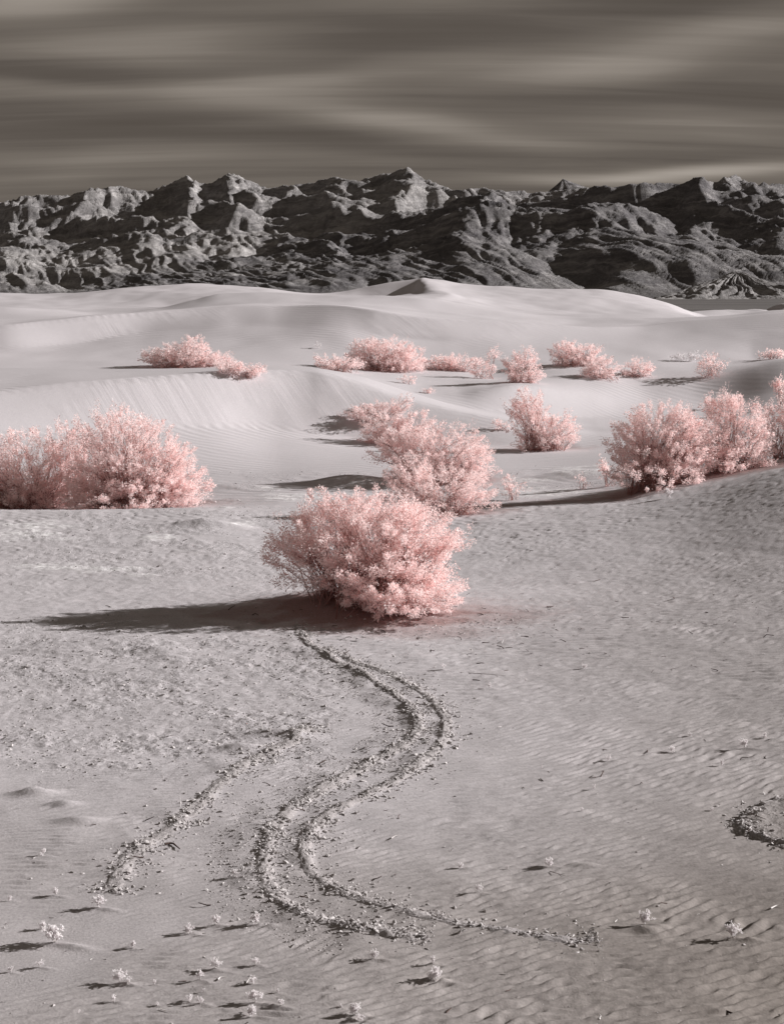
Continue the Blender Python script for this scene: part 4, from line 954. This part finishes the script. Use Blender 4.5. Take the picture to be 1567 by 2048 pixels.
# --- the row beyond the slip face
G4 = 'pink shrubs in a row beyond the slip face'
kw = dict(group=G4, leaf=.088, tuft=.21, spread=1.2)
S('shrub', (372, 732), [(372, 710, 62, 24), (328, 714, 44, 18), (385, 690, 26, 18), (425, 722, 42, 16), (360, 724, 60, 12)], 'wide pink shrub on the dune top at the left, with dark shade at its left', 38, **kw)
S('shrub', (470, 744), [(458, 734, 34, 12), (485, 738, 34, 10), (508, 743, 16, 11)], 'low trailing pink shrub right of the wide one on the dune top', 39, **kw)
S('shrub', (680, 742), [(682, 728, 42, 16), (655, 726, 26, 13)], 'low pink shrub at the left end of the row, against a taller one', 40, **kw)
S('shrub', (765, 742), [(762, 714, 62, 32), (735, 708, 40, 28), (790, 706, 36, 27), (806, 727, 40, 18), (740, 732, 50, 16)], 'biggest pink shrub of the row, dense and dome shaped', 41, **kw)
S('shrub', (830, 742), [(828, 716, 24, 26), (830, 732, 26, 14)], 'upright pink shrub touching the right side of the biggest in the row', 42, sparse=.2, **kw)
S('shrub', (900, 740), [(880, 728, 40, 14), (925, 724, 38, 14), (900, 734, 40, 10)], 'long low pink shrub in the middle of the row', 43, **kw)
S('shrub', (970, 758), [(966, 741, 26, 17), (984, 716, 14, 22)], 'narrow upright pink shrub right of the long low one', 44, sparse=.15, **kw)
S('shrub', (1043, 765), [(1042, 740, 38, 28), (1057, 714, 18, 14), (1020, 724, 20, 17), (1050, 752, 34, 14)], 'round pink shrub standing apart, right of the narrow upright one', 45, **kw)
S('shrub', (1148, 732), [(1150, 710, 46, 22), (1178, 710, 28, 22), (1130, 702, 28, 18), (1150, 722, 46, 10)], 'spiky pale pink shrub on a shaded bank behind the rest of the row', 46, sparse=.15, **kw)
S('shrub', (1205, 755), [(1206, 738, 38, 20), (1195, 746, 34, 12)], 'rounded pink shrub, left of the close pair at the right end of the row', 47, **kw)
S('shrub', (1274, 752), [(1274, 738, 30, 18), (1276, 745, 28, 10)], 'rounded pink shrub, right of the close pair at the right end of the row', 48, **kw)
S('shrub', (815, 768), [(815, 760, 14, 9)], 'small pink tuft on the dune crest below the row', 49, leaf=.11, tuft=.15)
S('shrub', (858, 785), [(858, 781, 9, 5)], 'tiny pink tuft on the dune crest, right of the other tuft there', 50, leaf=.10, tuft=.12)
S('shrub', (1425, 752), [(1425, 722, 28, 14), (1418, 735, 24, 14)], 'pale pink shrub leaning on the dune at the right, bare below', 51, leaf=.13, tuft=.20, sparse=.25)
S('shrub', (1370, 722), [(1360, 714, 16, 6), (1385, 711, 10, 8)], 'low white sprigs left of the pale shrub on the right dune', 52, leaf=.12, tuft=.15, white=True)
S('shrub', (1545, 718), [(1545, 710, 30, 8)], 'low pink shrub on the dune crest at the right picture edge', 53, leaf=.13, tuft=.20)
S('shrub', (1570, 812), [(1572, 785, 26, 24), (1556, 772, 10, 10)], 'pink shrub cut by the right picture edge above the rim shrubs', 54, leaf=.12, tuft=.20)
S('shrub', (640, 697), [(636, 692, 8, 6)], 'tiny bleached sprig on the dune up left of the row', 55, leaf=.09, tuft=.10, white=True, sparse=.4)
twig_litter()
print('leaves', nl, round(time.time() - T0, 1))

def seedling(x, y, hp, label, seed):
    r = np.random.default_rng(seed); z = float(gz(x, y)[0]); s = hp * y / F
    root = bpy.data.objects.new('seedling', None); COL.objects.link(root); root.location = (x, y, z); tag(root, label, 'seedling', 'white seedlings on the sand')
    n = int(np.clip(6 + hp * .45, 6, 20))
    az = r.uniform(0, 6.28, n); le = r.uniform(.1, .62, n) * (1.0 if hp > 10 else .8)
    e = np.c_[np.cos(az) * le * s, np.sin(az) * le * s, s * r.uniform(.55, 1.0, n) * np.sqrt(np.maximum(.1, 1 - le ** 2))]
    st = np.c_[r.normal(0, .03 * s, (n, 2)), np.full(n, -.01)]
    mid = (st + e) * .5 + np.c_[r.normal(0, .08 * s, (n, 2)), np.full(n, .12 * s)]
    path = bezier(st, mid, e, 5)
    k = 5; bi = np.repeat(np.arange(n), k); bt = r.integers(2, 5, n * k)
    sub0 = path[bi, bt]; sub1 = sub0 + unit(r.normal(size=(n * k, 3)) + np.array([0, 0, .9])) * (s * r.uniform(.08, .2, n * k))[:, None]
    sp = np.stack([sub0, (sub0 + sub1) / 2, sub1], 1)
    rad = np.full(n, max(.010 * s, .0011))
    a = tubes('stem', path, rad, rad * .7, M_TWIG)
    link('stem', a, root)
    q = 6; ci = np.repeat(np.arange(n * k), q)
    pos = sub1[ci] + r.normal(0, .022 * s, (len(ci), 3)); d = unit(r.normal(size=(len(ci), 3)) + np.array([0, 0, .3]))
    pos = np.concatenate([pos, sub0]); d = np.concatenate([d, unit(sub1 - sub0)])
    ln = s * r.uniform(.09, .17, len(pos)); ln[len(ci):] *= 1.5
    link('foliage', leaf_mesh('foliage', pos, d, ln, ln * .6, M_WHITE, r, np.array([.8, -.1, .6]) + r.normal(0, .35, (len(pos), 3))), root, kind='stuff')
for i, ((px, py, hp, lab), (x, y)) in enumerate(zip(SEEDLINGS, SEED_POS)):
    seedling(x, y, hp * 1.08, lab, 300 + i)

# ---------------------------------------------------------------- dead wood
def twig(pts, rad, mat, label, lift=.01, cat='twig', hs=None):
    P = np.array([on_ground(*p) for p in pts]); P[:, 2] = gz(P[:, 0], P[:, 1]) + lift
    if hs is not None: P[:, 2] += np.array(hs)
    d = np.r_[0, np.cumsum(np.linalg.norm(np.diff(P, axis=0), axis=1))]; t = np.linspace(0, d[-1], 10)
    Q = np.stack([np.interp(t, d, P[:, k]) for k in range(3)], 1)
    k = np.array([.25, .5, .25]); Q[1:-1] = np.stack([np.convolve(Q[:, j], k, 'valid') for j in range(3)], 1)
    o0 = Q[0].copy()
    o = link('twig', tubes('twig', (Q - o0)[None], np.array([rad]), np.array([rad * .4]), mat, 6), None, tuple(o0))
    tag(o, label, cat)
twig([(436, 1964), (440, 1958), (452, 1958)], .008, M_TWIG, 'curved bleached twig lying beside the sprawling seedling', .015)
twig([(330, 1692), (345, 1690), (360, 1702)], .016, M_DARKTWIG, 'dark piece of bark half buried near the left clod ridge', .02)
twig([(782, 1679), (790, 1674), (800, 1673)], .009, M_TWIG, 'bleached twig lying in the rippled field right of the inner bank', .02)
twig([(1540, 1820), (1552, 1815), (1567, 1817)], .010, M_TWIG, 'bleached twig on dark ripples at the right edge', .02)
twig([(361, 1618), (361, 1617)], .006, M_TWIG, 'thin white stick standing upright in the left clod ridge', .0, hs=[0, .13])
twig([(525, 1462), (520, 1452)], .005, M_TWIG, 'thin forked dead stem on the dark hummock at the left', .0, hs=[0, .16])
twig([(322, 2023), (340, 2025)], .006, M_TWIG, 'straight bleached twig lying at the bottom edge', .01)
twig([(405, 1868), (412, 1871)], .010, M_TWIG, 'short white chip of wood right of the forked seedling', .015)
twig([(1098, 1745), (1130, 1752)], .005, M_DARKTWIG, 'thin dark twig below the widest seedling of the row of three', .01)
twig([(1500, 1640), (1530, 1652)], .008, M_DARKTWIG, 'dark dead twig on the crusted mound at the right', .03)
twig([(920, 1345), (990, 1352), (1010, 1356)], .006, M_DARKTWIG, 'long dark twig lying right of the ridge top', .01)
print('done', round(time.time() - T0, 1))
